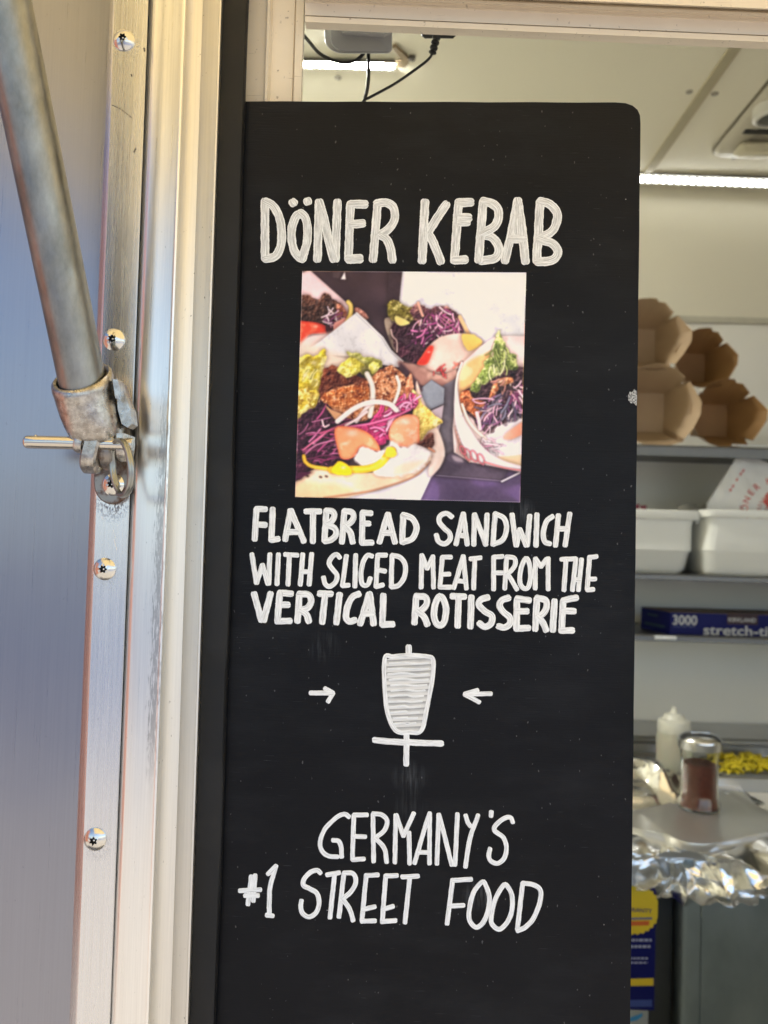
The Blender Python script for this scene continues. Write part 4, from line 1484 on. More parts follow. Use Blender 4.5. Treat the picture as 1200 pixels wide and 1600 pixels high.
# locking pin
pz = .4398
mb = MB()
q = [at(38, 690.5, pz), at(40, 690.5, pz), at(43, 690.6, pz), at(60, 691, pz), at(120, 692.5, pz), at(200, 695, pz)]
pr = 10.2 / 1200 * pz
mb.tube(q, [pr * .62, pr * .9, pr, pr, pr, pr], 20)
build('locking_pin', mb, M['pin'], strut, smooth=40)
mb = MB()
c = at(56, 682.5, pz - .0008)
mb.lathe([(.0001, .0013), (.0008, .001), (.0012, .0003), (.0013, -.0008)], c, 14, axis=(0, -.6, .8))
build('detent_ball', mb, M['pin'], strut)
mb = MB()
mb.tube([at(196, 694.5, pz), at(199, 695, pz), at(206, 695.2, pz), at(208, 695.3, pz)], [.0028, .0040, .0040, .0034], 20)
build('pin_head', mb, M['cast'], strut, smooth=40)
mb = MB()
mb.tube([at(121, 691, pz), at(125, 692, pz), at(133, 693.5, pz)], [.0056, .0062, .0058], 20)
build('washer', mb, M['cast'], strut, smooth=40)
# split ring: two turns of wire, seen from an angle
mb = MB()
pts = []
for k in range(97):
    a = 2 * PI * 1.93 * k / 96 + 1.2
    w = .0011 * (k / 96 - .5) * 2
    yy = 731 + 43 * math.sin(a)
    xx = 190 - 15.5 * math.cos(a) + 3.5 * math.sin(a)
    pts.append(at(xx, yy, .4330 + .0105 * math.cos(a)) + Vector((w, w * .6, 0)))
mb.tube(pts, .00142, 10)
t = NT('ring_steel')
t.set(base=(.34, .35, .33), metal=1.0, rough=.3)
build('split_ring', mb, t.mat, strut, smooth=60)

# ------------------------------------------------------------------ lights on the ceiling
for nm, pw in (('led', 225), ('led_rear', 11)):
    t = NT(nm + '_emitter')
    em = t.n('ShaderNodeEmission')
    em.inputs[0].default_value = (1.0, 1.0, .94, 1)
    em.inputs[1].default_value = pw
    t.l(em.outputs[0], t.t.nodes['Material Output'].inputs[0])
    M[nm] = t.mat
M['dark_rail'] = plain('rail_metal', (.12, .12, .11), .5)
M['strip'] = plain('strip_base', (.40, .40, .38), .4)


def led_strip(p0, p1, label, wid, down, n, mat='led', hood=0):
    """strip of diodes from p0 to p1"""
    d = (p1 - p0)
    u = d.normalized()
    nrm = Vector(down).normalized()
    w = u.cross(nrm).normalized() * wid / 2
    e = empty('led_strip', p0, category='light strip', label=label, group='light strips under the ceiling')
    mb = MB()
    mb.prism([p0 + w, p1 + w, p1 - w, p0 - w], nrm * .004)
    build('backing', mb, M['strip'], e, smooth=0)
    else_ = not hood
    if else_:
        for sg in (1, -1):
            mb = MB()
            mb.prism([p0 + w * sg, p1 + w * sg, p1 + w * sg + nrm * .0068, p0 + w * sg + nrm * .0068], w.normalized() * sg * .0012)  # added rail, shields the ceiling from the diodes' glow
            build('glow_shield', mb, M['dark_rail'], e, smooth=0)
    if hood:
        mb = MB()
        h_ = w * (1 if w.z > 0 else -1)
        mb.prism([p0 + h_ * 1.02, p1 + h_ * 1.02, p1 + h_ * 1.02 + nrm * hood, p0 + h_ * 1.02 + nrm * hood], h_.normalized() * .0018)
        build('hood', mb, plain('hood_metal', (.16, .155, .14), .5), e, smooth=0)
    a = p0 + nrm * .004
    mb = MB()
    mb.lathe([(.0062, 0), (.0062, .002), (.0045, .004), (.0015, .0048)], a, 10, axis=nrm, cap0=False)
    first = None
    for k in range(n):
        q = a + u * ((k + .5) * d.length / n)
        if first is None:
            first = build('led', mb, M[mat], e)
            off = WL[first] - a
            first.location = q + off - WL[e]
        else:
            copy_at(first, e, q + off)
    return e


pa, pb = atz(-420, 73, CEIL - .001), atz(617, 98.5, CEIL - .001)
led_strip(pa, pb, 'row of white ceiling diodes ending at a brown clip behind the grey power adapter', .017, (0, 0, -1), round((pb - pa).length / .0158))
ya = 1.722
pa, pb = at(950, 278.5, ya), at(1420, 296, ya)
led_strip(pa, pb, 'long run of white diodes along the top of the rear wall', .016, (0, -1, -.35), round((pb - pa).length / .0165), 'led_rear', .021)
p = atz(632, 92, CEIL)
mb = MB()
cl = [atz(x, y, CEIL) for x, y in ((613, 70), (618, 68), (636, 84), (640, 92), (633, 101), (622, 100), (617, 96), (628, 90))]
mb.prism(cl, (0, 0, -.006))
build('strip_clip', mb, plain('brown_clip', (.22, .16, .09), .5), ceil)
mb = MB()
c = atz(644, 88, CEIL)
mb.lathe([(.006, 0), (.006, .006), (.003, .008)], c, 12, axis=(0, 0, -1))
build('bolt', mb, plain('dull_bolt', (.1, .09, .08), .5), ceil)

# ceiling vent, only its front left quarter is in view
M['vent'] = plain('vent_plastic', (.50, .47, .38), .38, var=.04)
M['vent2'] = plain('vent_damper', (.56, .52, .38), .38, var=.04)
v0 = atz(1112, 236, CEIL)
vent = empty('roof_vent', (v0.x + .2, v0.y - .2, CEIL), category='roof vent', label='square cream plastic roof vent with a round knob in the ceiling')
side_v = .42
mb = MB()
rings = []
for ins, dz, r in ((0, 0, .03), (0, -.006, .03), (.006, -.011, .028), (.045, -.012, .02), (.055, -.004, .02)):
    rings.append(rrect(v0.x + side_v / 2, v0.y - side_v / 2 + .012, side_v / 2 - ins, side_v / 2 - ins, r, CEIL + dz, 5))
mb.loft(rings, False, True)
build('vent_frame', mb, M['vent'], vent, smooth=40)
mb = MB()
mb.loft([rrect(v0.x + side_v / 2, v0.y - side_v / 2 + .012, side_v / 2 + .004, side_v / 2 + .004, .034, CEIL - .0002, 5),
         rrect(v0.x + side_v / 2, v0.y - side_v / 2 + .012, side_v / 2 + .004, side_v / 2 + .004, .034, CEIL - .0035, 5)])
build('shadow_line', mb, plain('vent_shadow_line', (.16, .14, .10), .6), vent, smooth=40)  # dark ring painted as the shadow line round the vent frame
vy = v0.y + .012
mb = MB()
q0, q1 = atz(1144, 236, CEIL - .012), atz(1152, 222, CEIL - .012)
mb.box((q0.x, q1.y - .01, CEIL - .030), (v0.x + side_v - .05, q0.y, CEIL - .010), bev=.008)
build('damper', mb, M['vent2'], vent, smooth=40)
mb = MB()
q0, q1 = atz(1160, 209, CEIL - .013), atz(1164, 203, CEIL - .013)
mb.box((q0.x, q1.y, CEIL - .014), (v0.x + side_v - .06, q0.y, CEIL - .0105))
build('slot', mb, M['socket_dark'], vent, smooth=0)
k0 = atz(1207, 184, CEIL - .03)
mb = MB()
mb.lathe([(.034, 0), (.034, -.02), (.030, -.024), (.026, -.024), (.025, -.012)], (k0.x, k0.y, CEIL - .011), 36)
build('knob_ring', mb, plain('vent_knob', (.62, .61, .56), .35), vent, smooth=40)
mb = MB()
mb.lathe([(.0245, -.010), (.0245, -.020), (.020, -.023), (.002, -.023)], (k0.x, k0.y, CEIL - .011), 36)
build('knob', mb, plain('dark_knob', (.05, .055, .05), .4), vent, smooth=40)

# ------------------------------------------------------------------ power adapters behind the header
ad = .585
e = empty('power_adapter', at(560, 10, ad), category='power adapter', label='pale grey boxy power adapter hanging under the hatch header')
mb = MB()


def adapter_outline(x0, x1, y0, y1, rl, rr):
    pts = [(x1, y0)]
    for k in range(6):
        a = PI / 2 * k / 5
        pts.append((x1 - rr + rr * math.cos(a), y1 - rr + rr * math.sin(a)))
    for k in range(9):
        a = PI / 2 + PI / 2 * k / 8
        pts.append((x0 + rl + rl * math.cos(a), y1 - rl * .75 + rl * .75 * math.sin(a)))
    pts.append((x0, y0))
    return pts


ao = adapter_outline(507, 613, -20, 84, 30, 8)
mb.loft([[at(x, y, ad + .016) for x, y in ao], [at(x, y, ad + .002) for x, y in ao],
         [at(560 + (x - 560) * .985, 32 + (y - 32) * .98, ad) for x, y in ao]])
build('case_back', mb, M['plastic_grey'], e, smooth=40)
ao2 = adapter_outline(517, 612, -20, 82, 26, 7)
mb = MB()
mb.loft([[at(x, y, ad + .001) for x, y in ao2], [at(x, y, ad - .006) for x, y in ao2],
         [at(560 + (x - 562) * .95, 30 + (y - 30) * .95, ad - .0075) for x, y in ao2]])
build('case_front', mb, plain('grey_plastic_dark', (.32, .32, .34), .42, var=.05), e, smooth=40)
mb = MB()
ao3 = [(524, -20), (524, 38), (534, 50), (600, 55), (611, 48), (611, -20)]
mb.prism([at(x, y, ad - .0105) for x, y in ao3], (0, .004, 0))
build('label_ledge', mb, M['plastic_grey'], e, smooth=30)
e2 = empty('plug_adapter', at(682, 40, ad), category='plug', label='small black power plug with ribbed cord sleeve hanging beside the grey adapter')
bo = [(651, 15), (716, 15), (712, 56), (708, 60.5), (664, 60.5), (659, 57)]
mb = MB()
mb.loft([[at(x, y, ad + .02) for x, y in bo], [at(x, y, ad + .001) for x, y in bo], [at(683 + (x - 683) * .96, 40 + (y - 40) * .95, ad) for x, y in bo]])
build('plug_body', mb, M['plastic_black'], e2, smooth=30)
mb = MB()
sl = smooth_line([at(684, 40, ad - .006), at(682, 58, ad - .009), at(676, 82, ad - .009)], 12)
mb.tube(sl, [.0030 + (.0005 if k % 4 < 2 else -.0003) - .0004 * k / len(sl) for k in range(len(sl))], 12)
build('cord_sleeve', mb, M['plastic_black'], e2, smooth=30)
cw = .00112


def cord(name, pts, r, label, Ys):
    q = smooth_line([at(x, y, Y) for (x, y), Y in zip(pts, Ys)], 10)
    mb = MB()
    mb.tube(q, r, 10)
    return build(name, mb, M['plastic_black'], None, smooth=60, label=label, category='cable')


cord('power_cable', [(678, 78), (670, 92), (650, 108), (615, 132), (578, 152), (568, 158), (550, 190), (545, 260)], .00105,
     'thin black cable drooping from the black plug to behind the board', [ad - .009, ad - .006, ad, ad, ad - .01, ad - .012, ad - .02, ad - .02])
cord('power_cable', [(575, 76), (576, 100), (575, 130), (570, 155), (560, 190), (556, 260)], .00145,
     'black cable running straight down from the grey adapter', [ad + .006, ad + .003, ad, ad - .008, ad - .02, ad - .02])
cord('power_cable', [(440, 20), (476, 57), (500, 84), (530, 97), (552, 96), (566, 86), (572, 74)], .0014,
     'black cable looping left from under the grey adapter', [ad + .02, ad + .015, ad + .012, ad + .012, ad + .012, ad + .013, ad + .014])

# ------------------------------------------------------------------ shelves on the rear wall
t = NT('shelf_steel')
st = t.noise((9, 400, 400), 1, 4)
t.set(base=(.20, .20, .195), metal=1.0, rough=t.math('MULTIPLY_ADD', st, .2, .35))
M['shelf'] = t.mat
SX0, SX1 = -.35, 1.9


def shelf(py_top, py_bot, yf, label):
    za, zb = at(1100, py_top, yf).z, at(1100, py_bot, yf).z
    e = empty('wall_shelf', (.7, YB, za), category='shelf', label=label, group='steel shelves on the rear wall')
    mb = MB()
    mb.box((SX0, yf + .003, za - .004), (SX1, YB - .0005, za), bev=.001)
    build('shelf_board', mb, M['shelf'], e)
    mb = MB()
    mb.box((SX0, yf, zb), (SX1, yf + .0028, za + .0008), bev=.0008)
    mb.tube([(SX0, yf + .001, za + .0005), (SX1, yf + .001, za + .0005)], .0022, 8)
    build('front_lip', mb, M['shelf'], e)
    return za


ZS1 = shelf(699, 714.5, 1.50, 'upper steel wall shelf carrying brown cardboard takeout boxes')
ZS2 = shelf(900, 908, 1.50, 'middle steel wall shelf carrying white plastic tubs')
ZS3 = shelf(996, 1004, 1.50, 'lowest steel wall shelf carrying a long blue carton')
mb = MB()
a, b = at(1023, 993, 1.497), at(1057, 1000, 1.497)
mb.box((a.x, 1.4945, b.z), (b.x, 1.4995, a.z), bev=.0015)
build('lip_highlight', mb, plain('highlight_white', (.7, .72, .72), .3), None, label='small pale highlight painted on the lip of the lowest steel shelf', category='clip')  # pale piece that paints a highlight onto the shelf lip
mb = MB()
a, b = at(1143, 695.5, 1.497), at(1290, 699.5, 1.497)
mb.box((a.x, 1.4955, b.z), (b.x, 1.4995, a.z), bev=.001)
build('pale_edge_strip', mb, plain('pale_strip', (.55, .57, .58), .3), None, label='pale narrow strip along the upper steel shelf edge', category='rail')  # pale strip along the top of the lip

# ------------------------------------------------------------------ takeout boxes, mouths facing the hatch
t = NT('kraft_board')
n1 = t.noise((1, 1, 1), 25, 4)
fib = t.noise((1, 1, 1), 500, 3)
c = t.mix(n1, (.30, .165, .06), (.38, .215, .085))
c = t.mix(t.math('MULTIPLY', t.ramp(fib, [(.45, 0), (.7, 1)]), .25), c, (.25, .14, .06))
t.set(base=c, rough=.62)
KRAFT = t
M['kraft'] = t.mat
t = NT('kraft_board_grey')
n1 = t.noise((1, 1, 1), 25, 4)
c = t.mix(n1, (.36, .25, .15), (.43, .31, .19))
t.set(base=c, rough=.62)
M['kraft2'] = t.mat
MOUTH = {'top': [(-.55, .52), (-.64, .66), (-.52, .85), (-.25, .97), (.0, 1.0), (.14, .99), (.19, .90), (.36, .87), (.56, .62), (.50, .48)],
         'right': [(.50, .48), (.66, .54), (1.0, .12), (.98, -.18), (.80, -.52), (.62, -.80), (.54, -.70)],
         'bottom': [(.54, -.70), (.50, -.93), (.20, -.99), (-.25, -1.0), (-.50, -.92), (-.56, -.68)],
         'left': [(-.56, -.68), (-.76, -.74), (-.99, -.22), (-.98, .2), (-.72, .6), (-.55, .52)]}
NOTCH = ((.50, .48), (.54, -.70), (-.56, -.68), (-.55, .52))
BASEC = {'top': ((-.50, .50), (.50, .50)), 'right': ((.50, .50), (.50, -.50)), 'bottom': ((.50, -.50), (-.50, -.50)), 'left': ((-.50, -.50), (-.50, .50))}


def takeout(px, py, hx, hy, ym, depth, mat, label, zrot=0, round_=0):
    c = at(px, py, ym)
    k = ym / FPX
    rx, ry = hx * k, hy * k
    e = empty('takeout_box', (c.x, ym + depth / 2, c.z - ry), category='takeout box', label=label, group='takeout boxes on the upper shelf')
    cz, sz = math.cos(zrot), math.sin(zrot)

    def pt(u, v, f):
        x, y = rx * u * cz - (f) * sz, ym + f * cz + rx * u * sz
        return Vector((c.x + x, y, c.z + ry * v))
    for nm in ('top', 'right', 'bottom', 'left'):
        ml = MOUTH[nm]
        (b0x, b0y), (b1x, b1y) = BASEC[nm]
        top = []
        for u, v in ml:
            r = math.hypot(u, v)
            if (u, v) in NOTCH:
                f = depth * .22
                if round_:
                    u, v = u * (1 + .28 * round_), v * (1 + .28 * round_)
            else:
                f = depth * max(0, (1.0 - r)) * .35
                if round_:
                    q = (1 - round_) + round_ / max(r, .5)
                    u, v = u * q, v * q
            top.append(pt(u, v, f))
        n = len(top)
        b0, b1 = pt(b0x, b0y, depth), pt(b1x, b1y, depth)
        mid = []
        for i in range(n):                # crease where the flap bends outwards
            s = i / (n - 1)
            q = (b0.lerp(b1, s)).lerp(top[i], .60)
            mid.append(q + (Vector((c.x, q.y, c.z)) - q) * .0)
        base = [b0.lerp(b1, i / (n - 1)) for i in range(n)]
        mb = MB()
        inn = Vector((0, -.0004, 0))
        grid = [base, mid, top]
        cen = Vector((c.x, ym + depth * .4, c.z))
        outs = [[p + (p - cen).normalized() * .0009 for p in row] for row in grid]
        vs = [p for row in grid for p in row] + [p for row in outs for p in row]
        fs = []
        m = 3 * n
        for rr in range(2):
            for i in range(n - 1):
                fs.append((rr * n + i, rr * n + i + 1, (rr + 1) * n + i + 1, (rr + 1) * n + i))
                fs.append((m + rr * n + i, m + (rr + 1) * n + i, m + (rr + 1) * n + i + 1, m + rr * n + i + 1))
        for i in range(n - 1):
            fs.append((2 * n + i, 2 * n + i + 1, m + 2 * n + i + 1, m + 2 * n + i))
        for i in (0, n - 1):
            for rr in range(2):
                fs.append((rr * n + i, (rr + 1) * n + i, m + (rr + 1) * n + i, m + rr * n + i))
        mb.add(vs, fs)
        build('side_flap', mb, mat, e, smooth=28)
    mb = MB()
    q = [pt(u, v, depth - .0002) for u, v in ((-.50, -.50), (.50, -.50), (.50, .50), (-.50, .50))]
    mb.prism(q, (0, .001, 0))
    build('base_panel', mb, mat, e, smooth=0)
    return e


takeout(1139, 645, 60, 53, 1.525, .098, M['kraft'], 'brown takeout box at the right foot of the stack of four')
takeout(1028, 633, 67.5, 65, 1.505, .088, M['kraft2'], 'largest round mouthed takeout box standing on the shelf beside the black board', round_=.72)
takeout(1104, 559, 49, 47, 1.535, .088, M['kraft'], 'small orange brown takeout box lying on top at the right of the stack')
takeout(1016, 522, 65, 57, 1.512, .092, M['kraft2'], 'topmost takeout box half hidden behind the black board', round_=.15)

# ------------------------------------------------------------------ white tubs on the middle shelf
t = NT('tub_plastic')
t.set(base=t.mix(t.noise((1, 1, 1), 12, 3), (.78, .78, .73), (.83, .83, .78)), rough=.34, sss=.0)
M['tub'] = t.mat


def tub(x0, x1, yrim0, yrim1, yfoot, yf, label, taper):
    zt, zr, zf = at((x0 + x1) / 2, yrim0, yf).z, at((x0 + x1) / 2, yrim1, yf).z, ZS2 + .0006
    xa, xb = at(x0, yrim0, yf).x, at(x1, yrim0, yf).x
    cx_, hx = (xa + xb) / 2, (xb - xa) / 2
    hy = .105
    cy_ = yf + hy
    e = empty('plastic_tub', (cx_, cy_, zf), category='plastic tub', label=label, group='white tubs on the middle shelf')
    zm = zf + (zr - zf) * .42
    r = .02
    mb = MB()
    rings = []
    for ins, z in ((taper + .004, zf + .004), (taper, zf + .010), (taper * .72, zm - .002), (taper * .60 - .001, zm + .002), (.012, zr - .012), (.010, zr)):
        rings.append(rrect(cx_, cy_, hx - ins, hy - ins, r, z, 4))
    for ins, z in ((.013, zr), (taper + .003, zf + .014)):
        rings.append(rrect(cx_, cy_, hx - ins, hy - ins, r, z, 4))
    rings.insert(0, rrect(cx_, cy_, hx - taper - .008, hy - taper - .008, r, zf, 4))
    mb.loft(rings, True, True)
    build('tub_body', mb, M['tub'], e, smooth=40)
    mb = MB()
    rings = []
    for ins, z in ((.0095, zr + .0005), (.001, zr + .0005), (0, zr + .002), (0, zt - .002), (.002, zt), (.010, zt), (.0125, zt - .003), (.0125, zr + .0006)):
        rings.append(rrect(cx_, cy_, hx - ins, hy - ins, r + .004, z, 4))
    mb.loft(rings + [rings[0]], False, False)
    build('rim', mb, M['tub'], e, smooth=40)
    for s_ in (-1, 1):
        mb = MB()
        mb.box((cx_ + s_ * (hx - .009) - .005, cy_ - .05, zr - .012), (cx_ + s_ * (hx - .009) + .005, cy_ + .05, zr - .0002), bev=.002)
        build('handle', mb, M['tub'], e)
    return e, cx_, cy_, zt


tub(838, 1099.5, 794.5, 809.5, 896, 1.512, 'white plastic tub on the middle shelf partly behind the board', .022)
tub(1101, 1400, 799.5, 812, 903, 1.500, 'white plastic tub holding a printed paper bag', .012)
# red packets peeping over the first tub
mb = MB()
for k, (px, py) in enumerate(((990, 788), (1001, 790), (978, 786))):
    a = at(px, py, 1.58)
    mb.prism([a, a + Vector((.012, 0, .001)), a + Vector((.013, 0, -.05)), a + Vector((.001, 0, -.05))], (0, .004, 0))
build('red_packets', mb, plain('packet_red', (.30, .03, .05), .4), None, smooth=0, label='dark red packets peeping over the rim of the left tub',
      category='packets', kind='stuff')
mb = MB()
for k in range(9):
    a = at(1060 + k * 7 + 3 * math.sin(k * 3), 790 - 3 * math.sin(k * 1.3), 1.60 + .006 * k)
    mb.prism([a, a + Vector((.02, 0, .002)), a + Vector((.022, .0, -.05)), a + Vector((0, 0, -.05))], (0, .002, 0))
build('paper_napkins', mb, plain('napkin_paper', (.55, .53, .47), .8), None, smooth=0, label='loose pale paper napkins in the left tub', category='napkins',
      kind='stuff')


# ------------------------------------------------------------------ flat print helper: built-in typeface turned into mesh
def text_faces(s, bold=0.0):
    cu = bpy.data.curves.new('txt', 'FONT')
    cu.body = s
    cu.size = 1.0
    cu.offset = bold
    cu.resolution_u = 3
    o = bpy.data.objects.new('txt', cu)
    me = o.to_mesh()
    vs = [v.co.copy() for v in me.vertices]
    fs = [tuple(p.vertices) for p in me.polygons]
    o.to_mesh_clear()
    bpy.data.objects.remove(o)
    bpy.data.curves.remove(cu)
    return vs, fs


def text_on(mb, s, o, u, v, h, width=None, bold=.0, mi=0):
    """letters of cap height h from o along u, upright along v; width = length the line is fitted to"""
    vs, fs = text_faces(s, bold)
    if not vs:
        return
    x0 = min(p.x for p in vs)
    x1 = max(p.x for p in vs)
    k = h / .69
    kx = k if width is None else width / (x1 - x0)
    mb.add([o + u * ((p.x - x0) * kx) + v * (p.y * k) for p in vs], fs, mi)


# ------------------------------------------------------------------ printed paper bag in the right tub
by_ = 1.545
bag_px = [(1158, 704), (1104, 789), (1112, 830), (1262, 830), (1262, 752)]
t = NT('bag_paper')
n1 = t.noise((1, 1, 1), 30, 5)
t.set(base=t.mix(n1, (.76, .76, .74), (.88, .88, .86)), rough=.5)
t.bump(t.noise((1, 1, 1), 75, 4), .5, .003)
M['bag'] = t.mat


def bagp(x, y, lift=0.0):
    q = at(x, y, by_)
    d = .010 * mnoise.noise(Vector((x * .022, y * .022, 1))) + .004 * mnoise.noise(Vector((x * .07, y * .07, 4)))
    d += (y - 704) * -.00012
    return at(x, y, by_ + d - lift)


bag = empty('paper_bag', at(1180, 830, by_), category='paper bag', label='white paper kebab bag with red round print leaning in a tub')
NX, NY = 22, 20


def tri_pt(s, r):
    # left slanted edge, then right slanted edge
    y = 704 + (832 - 704) * r
    xl = 1158 - 54 * min(1, (y - 704) / 85) + max(0, (y - 789)) * .2
    xr = 1158 + 104 * min(1, (y - 704) / 48)
    return xl + (xr - xl) * s, y


vs = []
for lay in (0, 1):
    for j in range(NY + 1):
        for i in range(NX + 1):
            x, y = tri_pt(i / NX, j / NY)
            p = bagp(x, y)
            vs.append(p + Vector((0, (.004 + .006 * math.sin(PI * i / NX)) if lay else 0, 0)))
fs = []
m = (NX + 1) * (NY + 1)
for j in range(NY):
    for i in range(NX):
        a = j * (NX + 1) + i
        fs.append((a, a + 1, a + NX + 2, a + NX + 1))
        fs.append((m + a, m + a + NX + 1, m + a + NX + 2, m + a + 1))
for j in range(NY):
    for i in (0, NX):
        a = j * (NX + 1) + i
        fs.append((a, a + NX + 1, m + a + NX + 1, m + a))
mb = MB()
mb.add(vs, fs)
build('bag_sheet', mb, M['bag'], bag, smooth=60)
M['red_ink'] = plain('red_ink', (.62, .10, .085), .6, var=.15, scale=200)
M['pink_ink'] = plain('pale_red_ink', (.66, .40, .36), .6, var=.15, scale=200)
mb = MB()
cxb, cyb, rb = 1213, 800, 45


def on_bag(vlist, cx, cy, ang, h, kx=1.0):
    """letters set radially: foot towards the centre"""
    ca, sa = math.cos(ang), math.sin(ang)
    out = []
    x0 = min(p.x for p in vlist)
    x1 = max(p.x for p in vlist)
    k = h / .69
    for p in vlist:
        u = (p.x - (x0 + x1) / 2) * k * kx
        v = p.y * k
        out.append(bagp(cx + u * -sa + v * ca, cy + u * -ca - v * sa + 0, .0009) if False else
                   bagp(cx + (rb + v) * ca + u * sa, cy - (rb + v) * sa + u * ca, .0009))
    return out


txt = 'DÖNER KEBAB'
a0 = math.radians(188)
for ch_ in txt:
    if ch_ != ' ':
        vl, fl_ = text_faces(ch_, .012)
        mb.add(on_bag(vl, cxb, cyb, a0, 10, .95), fl_)
    a0 -= math.radians(15.2 if ch_ != ' ' else 9)
for k, (x, y) in enumerate(((1141, 766), (1145, 760), (1151, 750), (1157, 741), (1161, 736))):
    mb.add([bagp(x + dx, y + dy, .0009) for dx, dy in ((-1.5, 2), (-.5, -2.5), (2.5, -3), (1.5, 1.5))], [(0, 1, 2, 3)])
build('red_lettering', mb, M['red_ink'], bag, smooth=0)
mb = MB()
for k in range(-5, 6):
    y = cyb + k * 5.2
    w = math.sqrt(max(0, 31 ** 2 - (k * 5.2) ** 2))
    n = max(2, int(w / 3))
    pts = [(cxb - w + 2 * w * i / n, y) for i in range(n + 1)]
    for (xa, ya_), (xb, yb_) in zip(pts[::2], pts[1::2]):
        mb.add([bagp(xa, ya_ - 1.1, .0008), bagp(xb + 1.2, ya_ - 1.6, .0008), bagp(xb + 1.2, ya_ + 1.3, .0008), bagp(xa, ya_ + 1.4, .0008)], [(0, 1, 2, 3)])
build('pale_lettering', mb, M['pink_ink'], bag, smooth=0)
mb = MB()
cr = [(1192, 784), (1196, 773), (1202, 768), (1214, 768), (1222, 775), (1226, 790), (1216, 796), (1200, 794)]
mb.add([bagp(x, y, .0011) for x, y in cr] + [bagp(1208, 782, .0011)], [(i, (i + 1) % 8, 8) for i in range(8)])
build('round_mark', mb, M['red_ink'], bag, smooth=0)

# ------------------------------------------------------------------ long blue carton on the lowest shelf
yf = 1.53
ctn = empty('film_carton', at(1150, 998, yf), category='carton', label='long dark blue stretch film carton with white print on the lowest shelf')
p00 = at(1047.5, 957, yf)
zlo = ZS3 + .0005
hC = p00.z - zlo
dpt = .098
skew = Vector((-.026, dpt, 0))            # turned a little, so its left end shows
L_ = .46
o = Vector((p00.x, yf, zlo))
ux = Vector((1, .045, 0)).normalized()
mb = MB()
mb.prism([o, o + ux * L_, o + ux * L_ + Vector((0, 0, hC)), o + Vector((0, 0, hC))], skew)
t = NT('carton_blue')
t.set(base=t.mix(t.noise((1, 1, 1), 9, 3), (.003, .005, .085), (.006, .009, .12)), rough=.45, spec=.18)
M['navy'] = t.mat
build('carton_body', mb, M['navy'], ctn, smooth=0)
mb = MB()
ztop = Vector((0, 0, hC + .0006))
q = [o + ztop - Vector((0, .0006, 0)), o + ux * L_ + ztop, o + ux * L_ + ztop + skew, o + ztop + skew]
mb.prism(q, (0, 0, .0015))
build('carton_lid', mb, plain('carton_board', (.12, .085, .06), .6), ctn, smooth=0)
fz = Vector((0, 0, 1))
nf = Vector((ux.y, -ux.x, 0)).normalized()


def on_carton(px, py):
    """photo point on the carton's front"""
    d = ray(px, py)
    k = (o - CAM).dot(nf) / d.dot(nf)
    return CAM + d * k + nf * .0006


M['print_white'] = plain('print_white', (.55, .56, .56), .6, var=.05)
M['print_grey'] = plain('print_grey', (.14, .18, .26), .6, var=.1)
mb = MB()
a, b = on_carton(1051, 975.5), on_carton(1089, 977)
text_on(mb, '3000', a, ux, fz, on_carton(1051, 961).z - a.z, (b - a).length, .02)
a, b = on_carton(1099, 991.5), on_carton(1222, 995.5)
text_on(mb, 'stretch-tite', a, ux, fz, on_carton(1099, 976.5).z - a.z, (b - a).length, .018)
build('white_lettering', mb, M['print_white'], ctn, smooth=0)
mb = MB()
a, b = on_carton(1052, 979.5), on_carton(1086, 980.5)
text_on(mb, 'SQUARE FEET', a, ux, fz, on_carton(1052, 977).z - a.z, (b - a).length)
build('small_lettering', mb, M['print_grey'], ctn, smooth=0)
mb = MB()
mb.add([on_carton(1136, 975), on_carton(1184, 976.5), on_carton(1184, 959), on_carton(1136, 957.5)], [(0, 1, 2, 3)])
build('dark_patch', mb, plain('patch_dark', (.035, .010, .012), .5), ctn, smooth=0)
mb = MB()
a, b = on_carton(1138, 971), on_carton(1181, 972)
text_on(mb, 'KIRKLAND', a + nf * .0005, ux, fz, on_carton(1138, 965).z - a.z, (b - a).length, .012)
build('patch_lettering', mb, M['print_white'], ctn, smooth=0)
mb = MB()
ex_ = skew.normalized()
ne = Vector((-1, 0, 0))


def on_end(f, z):
    return o + skew * f + Vector((-.0012, 0, hC * z))


for z, f0, f1, h in ((.70, .75, .40, .10), (.24, .85, .15, .12)):
    mb.add([on_end(f0, z), on_end(f1, z), on_end(f1, z + h), on_end(f0, z + h)], [(0, 1, 2, 3)])
build('end_print', mb, plain('end_print_teal', (.02, .05, .07), .5), ctn, smooth=0)

# ------------------------------------------------------------------ prep table along the rear wall
ZT = at(1150, 1218, 1.44).z
ZC = at(1090, 1262, 1.33).z
steel = NT('stainless')
st = steel.noise((8, 8, 300), 1, 4)
steel.set(base=(.50, .50, .49), metal=1.0, rough=steel.math('MULTIPLY_ADD', st, .18, .28))
M['steel'] = steel.mat
e = empty('prep_table', (.9, 1.6, .45), category='prep table', label='stainless prep table along the rear wall with a raised back ledge')
mb = MB()
mb.box((-.3, 1.2385, .451), (1.92, 1.74, ZC - .022))
build('table_body', mb, M['steel'], e)
mb = MB()
mb.box((-.28, 1.242, ZC - .0215), (1.9, 1.444, ZC - .006), bev=.002)
build('cutting_board', mb, plain('board_white', (.66, .64, .58), .45, var=.04), e)
mb = MB()
mb.box((-.3, 1.446, ZC - .0215), (1.92, 1.456, ZT + .002), bev=.002)
mb.box((-.3, 1.585, ZT - .03), (1.92, 1.60, ZT + .002), bev=.002)
build('pan_rail', mb, M['steel'], e)
zr0, zr1 = at(1010, 1177, 1.60).z, at(1010, 1150, 1.60).z
mb = MB()
mb.box((-.3, 1.6005, zr0 - .02), (1.92, 1.745, zr1 - .012), bev=.004)
